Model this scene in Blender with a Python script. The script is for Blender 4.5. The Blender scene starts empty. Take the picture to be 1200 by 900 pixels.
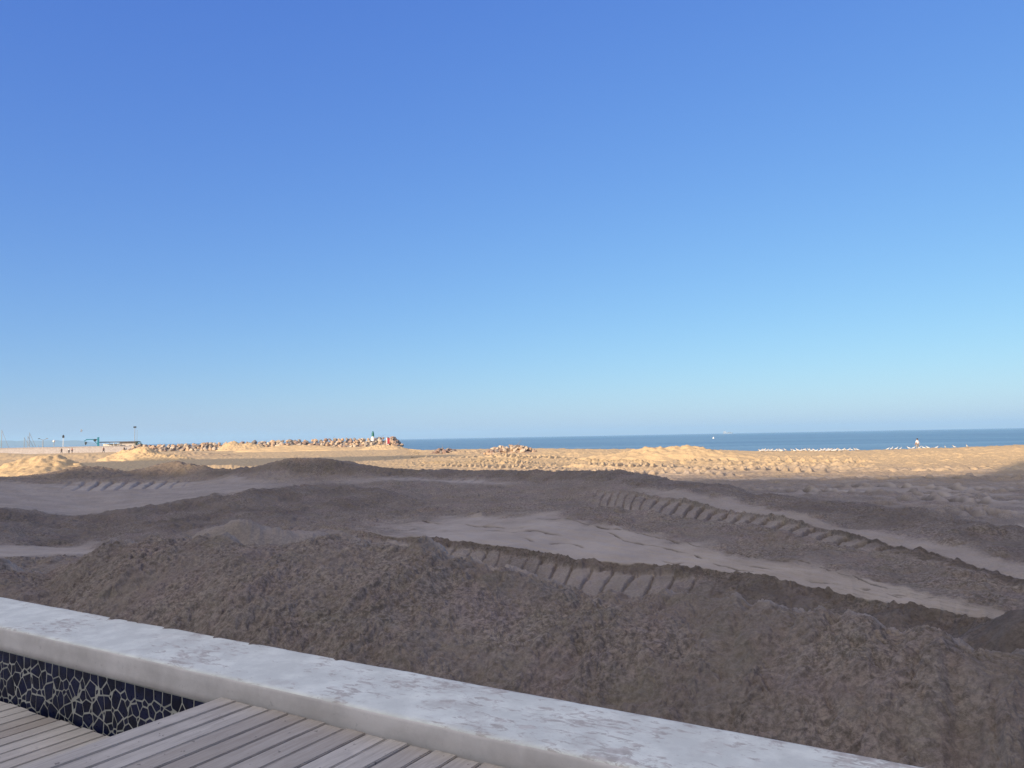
import bpy, bmesh, math, random
import numpy as np
from mathutils import Vector, Matrix

# ------------------------------------------------------------------ camera, sky, sun, exposure
SC = bpy.context.scene
COL = SC.collection
EYE = 1.6                                   # eye height above the upper deck (z = 0)
FOC = 900.0                                 # focal length, pixels of a 1200 px wide frame
ROLL = math.radians(1.0503); PITCH = math.radians(3.9402)
SUN_AZ = math.radians(38.0)                 # shadows run towards (sin, cos) of this
SUN_EL = math.radians(14.0)
SKY_TINT = (0.50, 0.70, 0.97, 1); SKY_POW = (0.89, 0.81, 0.38); SKY_GAIN = (1.08, 1.03, 2.05); SKY_FILL = 5.2

cam_d = bpy.data.cameras.new('camera'); cam_d.sensor_width = 36.0; cam_d.lens = 36.0*FOC/1200.0
cam_d.clip_start = 0.05; cam_d.clip_end = 60000.0
cam = bpy.data.objects.new('camera', cam_d); COL.objects.link(cam)
_c, _s = math.cos(ROLL), math.sin(ROLL); _cp, _sp = math.cos(PITCH), math.sin(PITCH)
_U = Vector((0, -_sp, _cp)); _X = Vector((1, 0, 0)); _Fw = Vector((0, _cp, _sp))
_r = _c*_X - _s*_U; _u = _s*_X + _c*_U; _b = -_Fw
cam.matrix_world = Matrix(((_r.x, _u.x, _b.x, 0), (_r.y, _u.y, _b.y, 0), (_r.z, _u.z, _b.z, EYE), (0, 0, 0, 1)))
SC.camera = cam

W = bpy.data.worlds.new('World'); SC.world = W; W.use_nodes = True
nt = W.node_tree; bg = nt.nodes['Background']
sky = nt.nodes.new('ShaderNodeTexSky'); sky.sky_type = 'NISHITA'; sky.sun_disc = False
sky.sun_elevation = SUN_EL; sky.sun_rotation = math.pi + SUN_AZ
sky.altitude = 0; sky.air_density = 1.0; sky.dust_density = 0.6; sky.ozone_density = 3.0
sky.air_density = 1.0; sky.dust_density = 0.35; sky.ozone_density = 4.0
# clear deep-blue air seawards; an added unseen glow high overhead fills the shade
tint = nt.nodes.new('ShaderNodeMix'); tint.data_type = 'RGBA'; tint.blend_type = 'MULTIPLY'; tint.inputs[0].default_value = 1.0
nt.links.new(sky.outputs[0], tint.inputs[6]); tint.inputs[7].default_value = SKY_TINT
sep = nt.nodes.new('ShaderNodeSeparateColor'); gam = nt.nodes.new('ShaderNodeCombineColor'); nt.links.new(tint.outputs[2], sep.inputs[0])
for i in range(3):
    pw = nt.nodes.new('ShaderNodeMath'); pw.operation = 'POWER'; pw.inputs[1].default_value = SKY_POW[i]
    ga = nt.nodes.new('ShaderNodeMath'); ga.operation = 'MULTIPLY'; ga.inputs[1].default_value = SKY_GAIN[i]
    nt.links.new(sep.outputs[i], pw.inputs[0]); nt.links.new(pw.outputs[0], ga.inputs[0]); nt.links.new(ga.outputs[0], gam.inputs[i])
tcw = nt.nodes.new('ShaderNodeTexCoord'); dotn = nt.nodes.new('ShaderNodeVectorMath'); dotn.operation = 'DOT_PRODUCT'
nt.links.new(tcw.outputs['Generated'], dotn.inputs[0]); dotn.inputs[1].default_value = Vector((-0.30, -0.34, 0.89)).normalized()
mr = nt.nodes.new('ShaderNodeMapRange'); mr.interpolation_type = 'SMOOTHSTEP'
mr.inputs['From Min'].default_value = 0.36; mr.inputs['From Max'].default_value = 0.97; mr.inputs['To Max'].default_value = SKY_FILL
nt.links.new(dotn.outputs['Value'], mr.inputs['Value'])
mk = nt.nodes.new('ShaderNodeMix'); mk.data_type = 'RGBA'; mk.blend_type = 'MULTIPLY'; mk.inputs[0].default_value = 1.0
mk.inputs[6].default_value = (1.0, 0.87, 0.52, 1); nt.links.new(mr.outputs['Result'], mk.inputs[7])
ad = nt.nodes.new('ShaderNodeMix'); ad.data_type = 'RGBA'; ad.blend_type = 'ADD'; ad.inputs[0].default_value = 1.0
nt.links.new(gam.outputs[0], ad.inputs[6]); nt.links.new(mk.outputs[2], ad.inputs[7])
nt.links.new(ad.outputs[2], bg.inputs[0]); bg.inputs[1].default_value = 0.15

sl = bpy.data.lights.new('sun', 'SUN'); sl.energy = 5.0; sl.angle = math.radians(0.5); sl.color = (1.0, 0.79, 0.56)
sun = bpy.data.objects.new('sun', sl); COL.objects.link(sun)
to_sun = Vector((-math.sin(SUN_AZ)*math.cos(SUN_EL), -math.cos(SUN_AZ)*math.cos(SUN_EL), math.sin(SUN_EL)))
sun.rotation_euler = to_sun.to_track_quat('Z', 'Y').to_euler(); sun.location = (-40, -60, 60)

SC.view_settings.view_transform = 'Standard'; SC.view_settings.look = 'None'
SC.view_settings.exposure = 0.6; SC.view_settings.gamma = 1.0; SC.view_settings.use_curve_mapping = False
SC.render.engine = 'CYCLES'
SC.cycles.use_adaptive_sampling = False; SC.cycles.use_denoising = True; SC.cycles.denoising_input_passes = 'RGB_ALBEDO_NORMAL'; SC.cycles.denoising_prefilter = 'NONE'
SC.cycles.max_bounces = 6; SC.cycles.diffuse_bounces = 3; SC.cycles.glossy_bounces = 3; SC.cycles.volume_bounces = 1
SC.cycles.volume_max_steps = 64

RNG = np.random.default_rng(7); random.seed(7)

# ------------------------------------------------------------------ small maths: survey of the view, noise, interpolation
def bearing(x, y):
    """azimuth and slope (dz per metre of ground distance) of a sight line of the survey"""
    u = (x-600.0)/FOC; v = -(y-450.0)/FOC
    u2 = u*_c + v*_s; v2 = v*_c - u*_s
    dx, dy, dz = u2, _cp - v2*_sp, _sp + v2*_cp
    h = math.hypot(dx, dy)
    return math.atan2(dx, dy), dz/h

def site(x, y, r):
    az, s = bearing(x, y)
    return Vector((r*math.sin(az), r*math.cos(az), EYE + s*r))

def pchip(xk, yk, x):
    xk = np.asarray(xk, float); yk = np.asarray(yk, float)
    h = np.diff(xk); d = np.diff(yk)/h
    m = np.zeros_like(yk)
    same = d[:-1]*d[1:] > 0
    w1 = 2*h[1:]+h[:-1]; w2 = h[1:]+2*h[:-1]
    with np.errstate(divide='ignore', invalid='ignore'):
        m[1:-1] = np.where(same, (w1+w2)/(w1/d[:-1]+w2/d[1:]), 0)
    xc = np.clip(x, xk[0], xk[-1])
    i = np.clip(np.searchsorted(xk, xc)-1, 0, len(xk)-2)
    t = (xc-xk[i])/h[i]
    return ((1+2*t)*(1-t)**2*yk[i] + t*(1-t)**2*h[i]*m[i] + t*t*(3-2*t)*yk[i+1] + t*t*(t-1)*h[i]*m[i+1])

PERM = np.random.default_rng(11).permutation(4096).astype(np.int64)
GA = np.random.default_rng(12).random(4096)*2*np.pi
GX, GY = np.cos(GA), np.sin(GA)
RV = np.random.default_rng(13).random((4096, 3))
def hsh(ix, iy, seed):
    return PERM[(PERM[(ix + 57*seed) & 4095] + iy) & 4095]
def perlin(x, y, seed=0):
    ix = np.floor(x).astype(np.int64); iy = np.floor(y).astype(np.int64)
    fx = x-ix; fy = y-iy
    def g(a, b):
        k = hsh(ix+a, iy+b, seed); return GX[k]*(fx-a) + GY[k]*(fy-b)
    u = fx*fx*fx*(fx*(fx*6-15)+10); v = fy*fy*fy*(fy*(fy*6-15)+10)
    a = g(0, 0); b = g(1, 0); c = g(0, 1); d = g(1, 1)
    return 1.5*((a+(b-a)*u) + ((c+(d-c)*u)-(a+(b-a)*u))*v)
def fbm(x, y, octv=4, seed=0, gain=0.5, lac=2.03):
    s = 0; a = 1.0
    for i in range(octv):
        s = s + a*perlin(x, y, seed+i*7); x = x*lac+3.1; y = y*lac-1.7; a *= gain
    return s
def clods(x, y, cell, seed, dens=0.6, rmin=0.25, rmax=0.55):
    """half buried lumps, height in units of the cell"""
    x = x/cell; y = y/cell
    ix = np.floor(x).astype(np.int64); iy = np.floor(y).astype(np.int64)
    out = np.zeros_like(x)
    for a in (-1, 0, 1):
        for b in (-1, 0, 1):
            k = hsh(ix+a, iy+b, seed); rv = RV[k]
            r = np.where(rv[:, 2] < dens, rmin+(rmax-rmin)*(rv[:, 2]/dens)**2, 1e-6)
            d2 = ((ix+a+rv[:, 0]-x)**2 + (iy+b+rv[:, 1]-y)**2)/(r*r)
            out = np.maximum(out, r*np.sqrt(np.clip(1-d2, 0, 1)))
    return out
def sst(a, b, x):
    t = np.clip((x-a)/(b-a), 0, 1); return t*t*(3-2*t)

# ------------------------------------------------------------------ object helpers
def tag(o, label=None, cat=None, group=None, kind=None):
    if label: o['label'] = label
    if cat: o['category'] = cat
    if group: o['group'] = group
    if kind: o['kind'] = kind
    return o
def empty(name, loc=(0, 0, 0), rz=0.0):
    o = bpy.data.objects.new(name, None); COL.objects.link(o)
    o.location = loc; o.rotation_euler = (0, 0, rz); o.empty_display_size = 0.2
    return o
def mesh_obj(name, me, mats, parent=None, smooth=False):
    o = bpy.data.objects.new(name, me); COL.objects.link(o)
    for m in (mats if isinstance(mats, (list, tuple)) else [mats]): me.materials.append(m)
    if parent is not None: o.parent = parent
    if smooth:
        me.polygons.foreach_set('use_smooth', np.ones(len(me.polygons), bool))
    return o
def copy_tree(o, parent=None):
    c = o.copy(); COL.objects.link(c)
    c.parent = parent
    for ch in list(o.children):
        d = copy_tree(ch, c); d.matrix_local = ch.matrix_local.copy()
    return c
class MB:
    def __init__(self): self.bm = bmesh.new(); self.mi = 0
    def _fin(self, geom_faces):
        for f in geom_faces: f.material_index = self.mi
    def box(self, c, size, rz=0.0, bevel=0.0, tilt=None):
        M = Matrix.Translation(c) @ Matrix.Rotation(rz, 4, 'Z')
        if tilt: M = M @ Matrix.Rotation(tilt[0], 4, tilt[1])
        M = M @ Matrix.Diagonal((size[0], size[1], size[2], 1))
        g = bmesh.ops.create_cube(self.bm, size=1.0, matrix=M)
        fs = list({f for v in g['verts'] for f in v.link_faces})
        self._fin(fs)
        if bevel > 0:
            es = list({e for v in g['verts'] for e in v.link_edges})
            b = bmesh.ops.bevel(self.bm, geom=es, offset=bevel, segments=2, affect='EDGES', profile=0.5)
            self._fin(b['faces'])
        return self
    def tube(self, p, q, r0, r1=None, seg=8):
        p = Vector(p); q = Vector(q); r1 = r0 if r1 is None else r1
        d = q-p; M = Matrix.Translation((p+q)/2) @ d.to_track_quat('Z', 'Y').to_matrix().to_4x4()
        g = bmesh.ops.create_cone(self.bm, cap_ends=True, segments=seg, radius1=r0, radius2=r1, depth=d.length, matrix=M)
        self._fin({f for v in g['verts'] for f in v.link_faces}); return self
    def ball(self, c, r, sub=2, scale=(1, 1, 1)):
        M = Matrix.Translation(c) @ Matrix.Diagonal((scale[0], scale[1], scale[2], 1))
        g = bmesh.ops.create_icosphere(self.bm, subdivisions=sub, radius=r, matrix=M)
        self._fin({f for v in g['verts'] for f in v.link_faces}); return self
    def poly(self, pts):
        f = self.bm.faces.new([self.bm.verts.new(p) for p in pts]); f.material_index = self.mi; return self
    def build(self, name, mats, parent=None, smooth=False):
        me = bpy.data.meshes.new(name); self.bm.to_mesh(me); self.bm.free()
        return mesh_obj(name, me, mats, parent, smooth)
def grid_mesh(name, X, Y, Z, mats, parent=None, attrs=None, smooth=True):
    n, m = X.shape
    me = bpy.data.meshes.new(name)
    me.vertices.add(n*m)
    co = np.empty((n*m, 3), np.float32); co[:, 0] = X.ravel(); co[:, 1] = Y.ravel(); co[:, 2] = Z.ravel()
    me.vertices.foreach_set('co', co.ravel())
    idx = np.arange(n*m, dtype=np.int32).reshape(n, m)
    q = np.stack([idx[:-1, :-1], idx[:-1, 1:], idx[1:, 1:], idx[1:, :-1]], -1).reshape(-1)
    nf = (n-1)*(m-1)
    me.loops.add(nf*4); me.loops.foreach_set('vertex_index', q)
    me.polygons.add(nf); me.polygons.foreach_set('loop_start', np.arange(nf, dtype=np.int32)*4)
    me.update(calc_edges=True); me.validate()
    for k, a in (attrs or {}).items():
        at = me.attributes.new(k, 'FLOAT', 'POINT'); at.data.foreach_set('value', a.ravel().astype(np.float32))
    return mesh_obj(name, me, mats, parent, smooth)

# ------------------------------------------------------------------ materials
class NT:
    def __init__(self, name):
        self.m = bpy.data.materials.new(name); self.m.use_nodes = True
        self.t = self.m.node_tree; self.b = self.t.nodes['Principled BSDF']; self.b.inputs['Specular IOR Level'].default_value = 0.3
    def n(self, typ, **kw):
        x = self.t.nodes.new(typ)
        for k, v in kw.items(): setattr(x, k, v)
        return x
    def l(self, a, b): self.t.links.new(a, b)
    def coord(self, scale=(1, 1, 1), kind='Object'):
        tc = self.n('ShaderNodeTexCoord'); mp = self.n('ShaderNodeMapping'); mp.inputs['Scale'].default_value = scale
        self.l(tc.outputs[kind], mp.inputs[0]); return mp.outputs[0]
    def noise(self, vec, scale, detail=4, rough=0.55, dist=0.0):
        x = self.n('ShaderNodeTexNoise'); x.inputs['Scale'].default_value = scale; x.inputs['Detail'].default_value = detail
        x.inputs['Roughness'].default_value = rough; x.inputs['Distortion'].default_value = dist
        self.l(vec, x.inputs['Vector']); return x.outputs['Fac']
    def ramp(self, fac, a, b, ca=0.0, cb=1.0):
        x = self.n('ShaderNodeMapRange'); x.interpolation_type = 'SMOOTHSTEP'
        x.inputs['From Min'].default_value = a; x.inputs['From Max'].default_value = b
        x.inputs['To Min'].default_value = ca; x.inputs['To Max'].default_value = cb
        self.l(fac, x.inputs['Value']); return x.outputs['Result']
    def mix(self, fac, a, b):
        x = self.n('ShaderNodeMix'); x.data_type = 'RGBA'
        if isinstance(fac, float): x.inputs[0].default_value = fac
        else: self.l(fac, x.inputs[0])
        for i, c in ((6, a), (7, b)):
            if isinstance(c, tuple): x.inputs[i].default_value = (c[0], c[1], c[2], 1)
            else: self.l(c, x.inputs[i])
        return x.outputs[2]
    def math(self, op, a, b):
        x = self.n('ShaderNodeMath', operation=op)
        for i, c in ((0, a), (1, b)):
            if isinstance(c, (int, float)): x.inputs[i].default_value = c
            else: self.l(c, x.inputs[i])
        return x.outputs[0]
    def attr(self, name):
        x = self.n('ShaderNodeAttribute'); x.attribute_name = name; return x.outputs['Fac']
    def bump(self, h, dist, strength=1.0, prev=None):
        x = self.n('ShaderNodeBump'); x.inputs['Distance'].default_value = dist; x.inputs['Strength'].default_value = strength
        self.l(h, x.inputs['Height'])
        if prev is not None: self.l(prev, x.inputs['Normal'])
        return x.outputs['Normal']
    def col(self, c):
        if isinstance(c, tuple): self.b.inputs['Base Color'].default_value = (c[0], c[1], c[2], 1)
        else: self.l(c, self.b.inputs['Base Color'])
    def rough(self, r):
        if isinstance(r, (int, float)): self.b.inputs['Roughness'].default_value = r
        else: self.l(r, self.b.inputs['Roughness'])
    def nrm(self, n): self.l(n, self.b.inputs['Normal'])

def simple(name, c, rough=0.7, var=0.12, scale=6.0, metal=0.0):
    k = NT(name); v = k.coord()
    f = k.ramp(k.noise(v, scale, 5), 0.3, 0.7)
    k.col(k.mix(f, tuple(x*(1-var) for x in c), tuple(min(1, x*(1+var)) for x in c)))
    k.rough(rough); k.b.inputs['Metallic'].default_value = metal
    k.nrm(k.bump(k.noise(v, scale*8, 3), 0.004, 0.4))
    return k.m

def sand_material():
    k = NT('sand'); v = k.coord()
    sm = k.attr('smooth_sand'); dry = k.attr('dry_sand')
    n1 = k.noise(v, 0.9, 6, 0.6); n2 = k.noise(v, 9.0, 5, 0.65); n3 = k.noise(v, 75.0, 3, 0.6)
    rough_c = k.mix(k.ramp(n1, 0.32, 0.68), (0.182, 0.151, 0.128), (0.248, 0.205, 0.172))
    rough_c = k.mix(k.ramp(n2, 0.35, 0.75), rough_c, (0.20, 0.155, 0.126))
    smooth_c = k.mix(k.ramp(n1, 0.3, 0.7), (0.30, 0.252, 0.217), (0.375, 0.318, 0.275))
    rough_c = k.mix(k.ramp(k.noise(v, 1.7, 4, 0.5, 0.5), 0.45, 0.7, 0, 0.55), rough_c, (0.225, 0.172, 0.156))
    rough_c = k.mix(k.ramp(k.noise(k.coord((1, 1, 3)), 2.3, 4, 0.5, 0.5), 0.5, 0.75, 0, 0.5), rough_c, (0.185, 0.158, 0.115))
    n4 = k.noise(v, 24.0, 8, 0.78)
    mot = k.n('ShaderNodeMix'); mot.data_type = 'RGBA'; mot.blend_type = 'MULTIPLY'; mot.inputs[0].default_value = 1.0
    g4 = k.ramp(k.math('ADD', n4, k.math('MULTIPLY', k.math('SUBTRACT', n4, 0.5), k.ramp(k.noise(v, 1.1, 4, 0.6), 0.35, 0.65, -0.6, 0.6))), 0.34, 0.66, 0.60, 1.42); k.l(rough_c, mot.inputs[6]); k.l(g4, mot.inputs[7]); rough_c = mot.outputs[2]
    c = k.mix(sm, rough_c, smooth_c)
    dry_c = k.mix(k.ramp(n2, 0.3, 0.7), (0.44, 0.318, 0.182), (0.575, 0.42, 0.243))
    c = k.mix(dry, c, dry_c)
    c = k.mix(k.ramp(n3, 0.58, 0.78, 0.0, 0.30), c, (0.11, 0.088, 0.073))
    c = k.mix(k.attr('damp_and_shade'), c, (0.075, 0.058, 0.048))  # darker sand, with shade painted into cracks and tread grooves
    k.col(c); k.rough(0.95); k.b.inputs['Specular IOR Level'].default_value = 0.15
    inv = k.math('SUBTRACT', 1.0, k.math('MULTIPLY', sm, 0.75))
    b1 = k.bump(k.math('MULTIPLY', k.noise(v, 38.0, 6, 0.72), inv), 0.016, 1.0)
    k.nrm(k.bump(k.math('MULTIPLY', k.noise(v, 120.0, 4, 0.7), inv), 0.005, 1.0, b1))
    return k.m
M_SAND = sand_material()

def water_material():
    k = NT('sea_water'); v = k.coord()
    st = k.noise(k.coord((0.12, 1.0, 1.0)), 0.035, 6, 0.62)
    k.col(k.mix(k.ramp(st, 0.38, 0.66), (0.09, 0.185, 0.262), (0.175, 0.295, 0.37))); k.rough(0.35); k.b.inputs['IOR'].default_value = 1.33
    k.b.inputs['Specular IOR Level'].default_value = 0.5
    a = k.noise(k.coord((0.35, 1.0, 1.0)), 0.22, 5, 0.6)
    b = k.noise(k.coord((0.25, 1.0, 1.0)), 0.012, 4, 0.55)
    k.nrm(k.bump(b, 6.0, 1.0, k.bump(a, 1.6, 1.0)))
    return k.m
M_WATER = water_material()
M_CONC = None
def concrete(name, ca, cb, spots=True):
    k = NT(name); v = k.coord()
    f = k.ramp(k.noise(v, 2.2, 6, 0.65), 0.3, 0.7)
    c = k.mix(f, ca, cb)
    c = k.mix(k.ramp(k.noise(v, 16, 5, 0.7), 0.6, 0.75, 0, 0.5), c, tuple(x*0.6 for x in ca))
    k.col(c); k.rough(0.9)
    b = k.bump(k.noise(v, 90, 4, 0.6), 0.002, 0.4)
    k.nrm(k.bump(k.noise(v, 7, 4, 0.6), 0.010, 0.4, b)); return k.m
M_PLASTER = concrete('grey_plaster', (0.50, 0.455, 0.42), (0.66, 0.605, 0.565))
def worn_paint():
    k = NT('worn_white_paint')
    v = k.coord((1.0, 2.3, 1.0)); w = k.coord()
    big = k.noise(w, 1.3, 3, 0.5)
    fine = k.noise(v, 9.0, 8, 0.72, 0.6)
    sx = k.n('ShaderNodeSeparateXYZ'); k.l(w, sx.inputs[0])
    more = k.ramp(sx.outputs[0], -5.0, 1.2, -0.075, 0.075)
    thr = k.math('ADD', k.math('ADD', fine, more), k.math('MULTIPLY', k.math('SUBTRACT', big, 0.5), 0.65))
    worn = k.ramp(thr, 0.50, 0.60)
    paint = k.mix(k.ramp(k.noise(w, 5, 5, 0.6), 0.35, 0.7), (0.60, 0.595, 0.53), (0.745, 0.74, 0.655))
    bare = k.mix(k.ramp(k.noise(w, 14, 4), 0.4, 0.65), (0.43, 0.385, 0.335), (0.56, 0.51, 0.45))
    c = k.mix(worn, paint, bare)
    spk = k.ramp(k.noise(k.coord((0.5, 2.0, 1.0)), 30.0, 6, 0.78, 1.2), 0.60, 0.72, 0, 0.6)
    c = k.mix(spk, c, (0.34, 0.265, 0.22))
    c = k.mix(k.ramp(k.noise(w, 3.1, 7, 0.7), 0.5, 0.7, 0, 0.35), c, (0.40, 0.345, 0.30))
    k.col(c); k.rough(0.75)
    b = k.bump(k.noise(w, 60, 4, 0.6), 0.003, 0.5)
    k.nrm(k.bump(worn, 0.002, -0.7, b)); return k.m
M_PAINT = worn_paint()
def wood(name, ca, cb):
    k = NT(name); tint = k.attr('tint')
    v = k.coord((14.0, 1.1, 6.0)); w = k.coord()
    g = k.noise(v, 3.0, 6, 0.65, 0.8)
    c = k.mix(k.ramp(g, 0.3, 0.7), ca, cb)
    c = k.mix(k.ramp(k.noise(w, 3.0, 5, 0.6), 0.5, 0.75, 0, 0.55), c, tuple(x*1.25 for x in cb))
    c = k.mix(k.math('MULTIPLY', tint, 0.62), c, (0.255, 0.205, 0.165))
    c = k.mix(k.ramp(k.noise(k.coord((30, 2.0, 8)), 4.0, 6, 0.7), 0.62, 0.78, 0, 0.6), c, (0.10, 0.085, 0.075))
    c = k.mix(k.ramp(k.noise(w, 20, 4, 0.7), 0.65, 0.71, 0, 0.75), c, (0.09, 0.075, 0.07))
    k.col(c); k.rough(0.85)
    k.nrm(k.bump(k.noise(k.coord((60, 2.5, 20)), 2.0, 5, 0.7), 0.004, 0.7)); return k.m
M_WOOD = wood('weathered_decking', (0.38, 0.338, 0.292), (0.53, 0.478, 0.42))
M_WOOD2 = wood('pale_weathered_decking', (0.42, 0.385, 0.345), (0.55, 0.505, 0.455))
def tile_mat():
    k = NT('navy_tile'); v = k.coord()
    k.col(k.mix(k.ramp(k.noise(v, 7, 4), 0.35, 0.65), (0.004, 0.005, 0.016), (0.008, 0.011, 0.042)))
    k.rough(k.ramp(k.noise(v, 30, 4), 0.3, 0.7, 0.25, 0.5)); k.b.inputs['Specular IOR Level'].default_value = 0.15
    k.nrm(k.bump(k.noise(v, 40, 3), 0.001, 0.3)); return k.m
M_TILE = tile_mat()
M_GROUT = concrete('grout', (0.32, 0.308, 0.265), (0.42, 0.405, 0.355))
M_WHITE = simple('white_paint', (0.72, 0.72, 0.70), 0.6)
M_GREY = simple('grey_metal', (0.30, 0.31, 0.32), 0.5)
M_DARK = simple('dark_metal', (0.05, 0.055, 0.06), 0.5)
M_TEAL = simple('teal_paint', (0.03, 0.22, 0.30), 0.5)
M_GREEN = simple('green_paint', (0.01, 0.12, 0.10), 0.5)
M_RED = simple('red_paint', (0.36, 0.03, 0.04), 0.5)
M_LEAF = simple('leaves', (0.045, 0.075, 0.03), 0.7, 0.4)
M_ROCKS = [concrete('pale_rock', (0.37, 0.295, 0.22), (0.50, 0.415, 0.325)),
           concrete('tan_rock', (0.36, 0.245, 0.16), (0.47, 0.34, 0.23)),
           concrete('red_brown_rock', (0.20, 0.135, 0.105), (0.30, 0.21, 0.17)),
           concrete('grey_rock', (0.17, 0.145, 0.13), (0.27, 0.235, 0.21))]
M_SKIN = simple('skin', (0.36, 0.21, 0.15), 0.6)
M_HAIR = simple('hair', (0.03, 0.022, 0.018), 0.6)
M_NAVYC = simple('dark_cloth', (0.035, 0.04, 0.055), 0.9)
M_PALEC = simple('pale_cloth', (0.70, 0.70, 0.69), 0.9)
M_REDC = simple('red_cloth', (0.22, 0.05, 0.045), 0.9)
M_GREYC = simple('grey_cloth', (0.25, 0.25, 0.26), 0.9)
M_WALLB = simple('building_render', (0.55, 0.52, 0.47), 0.85)
M_GLASS = simple('window_glass', (0.03, 0.045, 0.06), 0.1)
M_HILL = simple('hill_scrub', (0.12, 0.11, 0.08), 0.95, 0.3, 0.004)
M_ROOF = simple('dark_roof', (0.11, 0.10, 0.105), 0.7)

# ------------------------------------------------------------------ wall frame: u runs along the wall, n away from the camera
UX, UY = 0.853, -0.522
WROT = math.atan2(UY, UX)
NX, NY = 0.522, 0.853
N_FRONT, N_BACK = 3.20, 3.845

# ------------------------------------------------------------------ terrain: control lines traced as a survey (bearing, slope, distance)
def cols(n_in, n_out):
    lim = math.radians(37.5); out = math.radians(64)
    inner = np.linspace(-lim, lim, n_in)
    t = np.linspace(0, 1, n_out+1)[1:]
    side = lim + (out-lim)*t**1.5
    return np.concatenate([-side[::-1], inner, side])
def line(ctrl, az):
    a = [bearing(x, y) for x, y, r in ctrl]
    ak = [q[0] for q in a]; sk = [q[1] for q in a]; rk = [c[2] for c in ctrl]
    r = np.exp(pchip(ak, np.log(rk), az)); s = pchip(ak, sk, az)
    return r, EYE + s*r
def azx(x): return math.atan((x-600.0)/FOC)

CREST = [(-150,655,11.4),(0,657,10.4),(40,666,10.1),(57,669,10.0),(75,660,9.9),(100,647,9.7),(130,637,9.5),(165,631,9.2),(200,629,8.9),(250,627,8.5),(300,629,8.1),(345,627,8.0),(385,624,7.9),(415,625,7.8),(440,634,7.5),(500,641,7.2),(540,655,6.95),(600,671,6.6),(650,681,6.4),(700,687,6.15),(800,691,5.75),(870,697,5.5),(920,706,5.35),(980,713,5.2),(1040,730,5.05),(1100,741,4.9),(1200,768,4.7),(1400,800,4.5)]
L_E = [(-200,652,15.5),(0,652,15.5),(100,648,15.5),(200,640,15.5),(300,632,15.7),(380,617,16),(420,622,15.5),(480,629,14.8),(560,635,14),(600,641,13.3),(680,656,12),(740,660,11.6),(800,664,11.2),(860,672,10.6),(960,690,9.8),(1040,705,9.1),(1120,718,8.6),(1200,728,8.2),(1400,745,7.6)]
L_F = [(-200,640,18.5),(0,640,18.5),(100,640,18.5),(200,628,18.5),(300,618,19),(380,611,19.5),(440,608,19.5),(560,602,19),(620,599,18),(700,608,15.8),(760,624,14),(840,640,12.5),(900,651,11.6),(960,660,11),(1000,669,10.5),(1100,695,9.4),(1180,713,8.8),(1240,724,8.5),(1400,740,7.9)]
L_G = [(-200,606,24),(0,606,24),(100,612,24),(150,606,24),(250,590,24.5),(300,582,25),(380,575,26),(440,580,25),(500,584,24),(600,580,23.5),(650,585,21.5),(700,592,19.3),(740,600,17.5),(800,605,16.2),(850,612,15),(900,620,13.9),(950,630,12.9),(1000,640,12.1),(1070,652,11.3),(1130,668,10.6),(1200,690,9.8),(1400,715,9)]
L_H = [(-200,575,33),(0,575,33),(80,576,33),(200,572,33),(300,566,32.5),(400,566,31),(450,563,30),(560,567,28),(650,572,24),(700,574,21.8),(735,576,20.3),(760,580,19.2),(815,588,17.4),(840,595,16.6),(880,602,15.6),(930,610,14.5),(960,617,13.8),(1000,628,13.0),(1050,640,12.1),(1100,651,11.5),(1200,680,10.2),(1400,705,9.4)]
L_I = [(-200,563,38),(0,563,38),(80,564,38),(200,562,38),(300,554,35),(400,557,34),(450,558,33),(560,560,30),(650,563,26.5),(700,564,23.6),(735,570,21.6),(800,576,19.4),(850,582,18),(900,593,16.4),(950,606,15.0),(1000,619,13.9),(1080,631,12.9),(1140,643,12.1),(1200,661,11.1),(1400,690,10)]
L_J = [(-200,560,44),(0,560,44),(60,555,43),(85,549,42.5),(110,548.5,42),(150,553,42),(180,546,41),(205,541.5,40),(235,546,39),(262,551.5,38),(300,547,36),(335,539,35.2),(370,536,35),(405,541,35),(440,547,34.5),(480,551,34),(550,552,32),(650,553,28),(700,552,26),(760,558,24),(800,564,22.5),(850,571,21),(900,582,19),(950,586,18),(1000,590,17),(1100,603,15.5),(1200,622,14),(1400,640,13)]
L_N = [(-400,530,320),(160,528,320),(400,526,300),(452,525.5,235),(476,526,200),(500,527.5,150),(600,525.5,138),(700,526.5,122),(760,526.5,112),(850,528.5,105),(930,528.5,98),(1010,528,97),(1090,525.5,98),(1130,524.5,99),(1170,522.5,100),(1220,521.5,100),(1400,520,100)]
PATHS = []            # wheel and crawler tracks on the plain: polyline, width, pitch, lug depth, skew
def track_px(pts, w, pitch, dep, skew=0.6):
    P = []
    for x, y, z in pts:
        a, s = bearing(x, y); r = (z-EYE)/s
        P.append((r*math.sin(a), r*math.cos(a)))
    PATHS.append((P, w, pitch, dep, skew))
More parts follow.
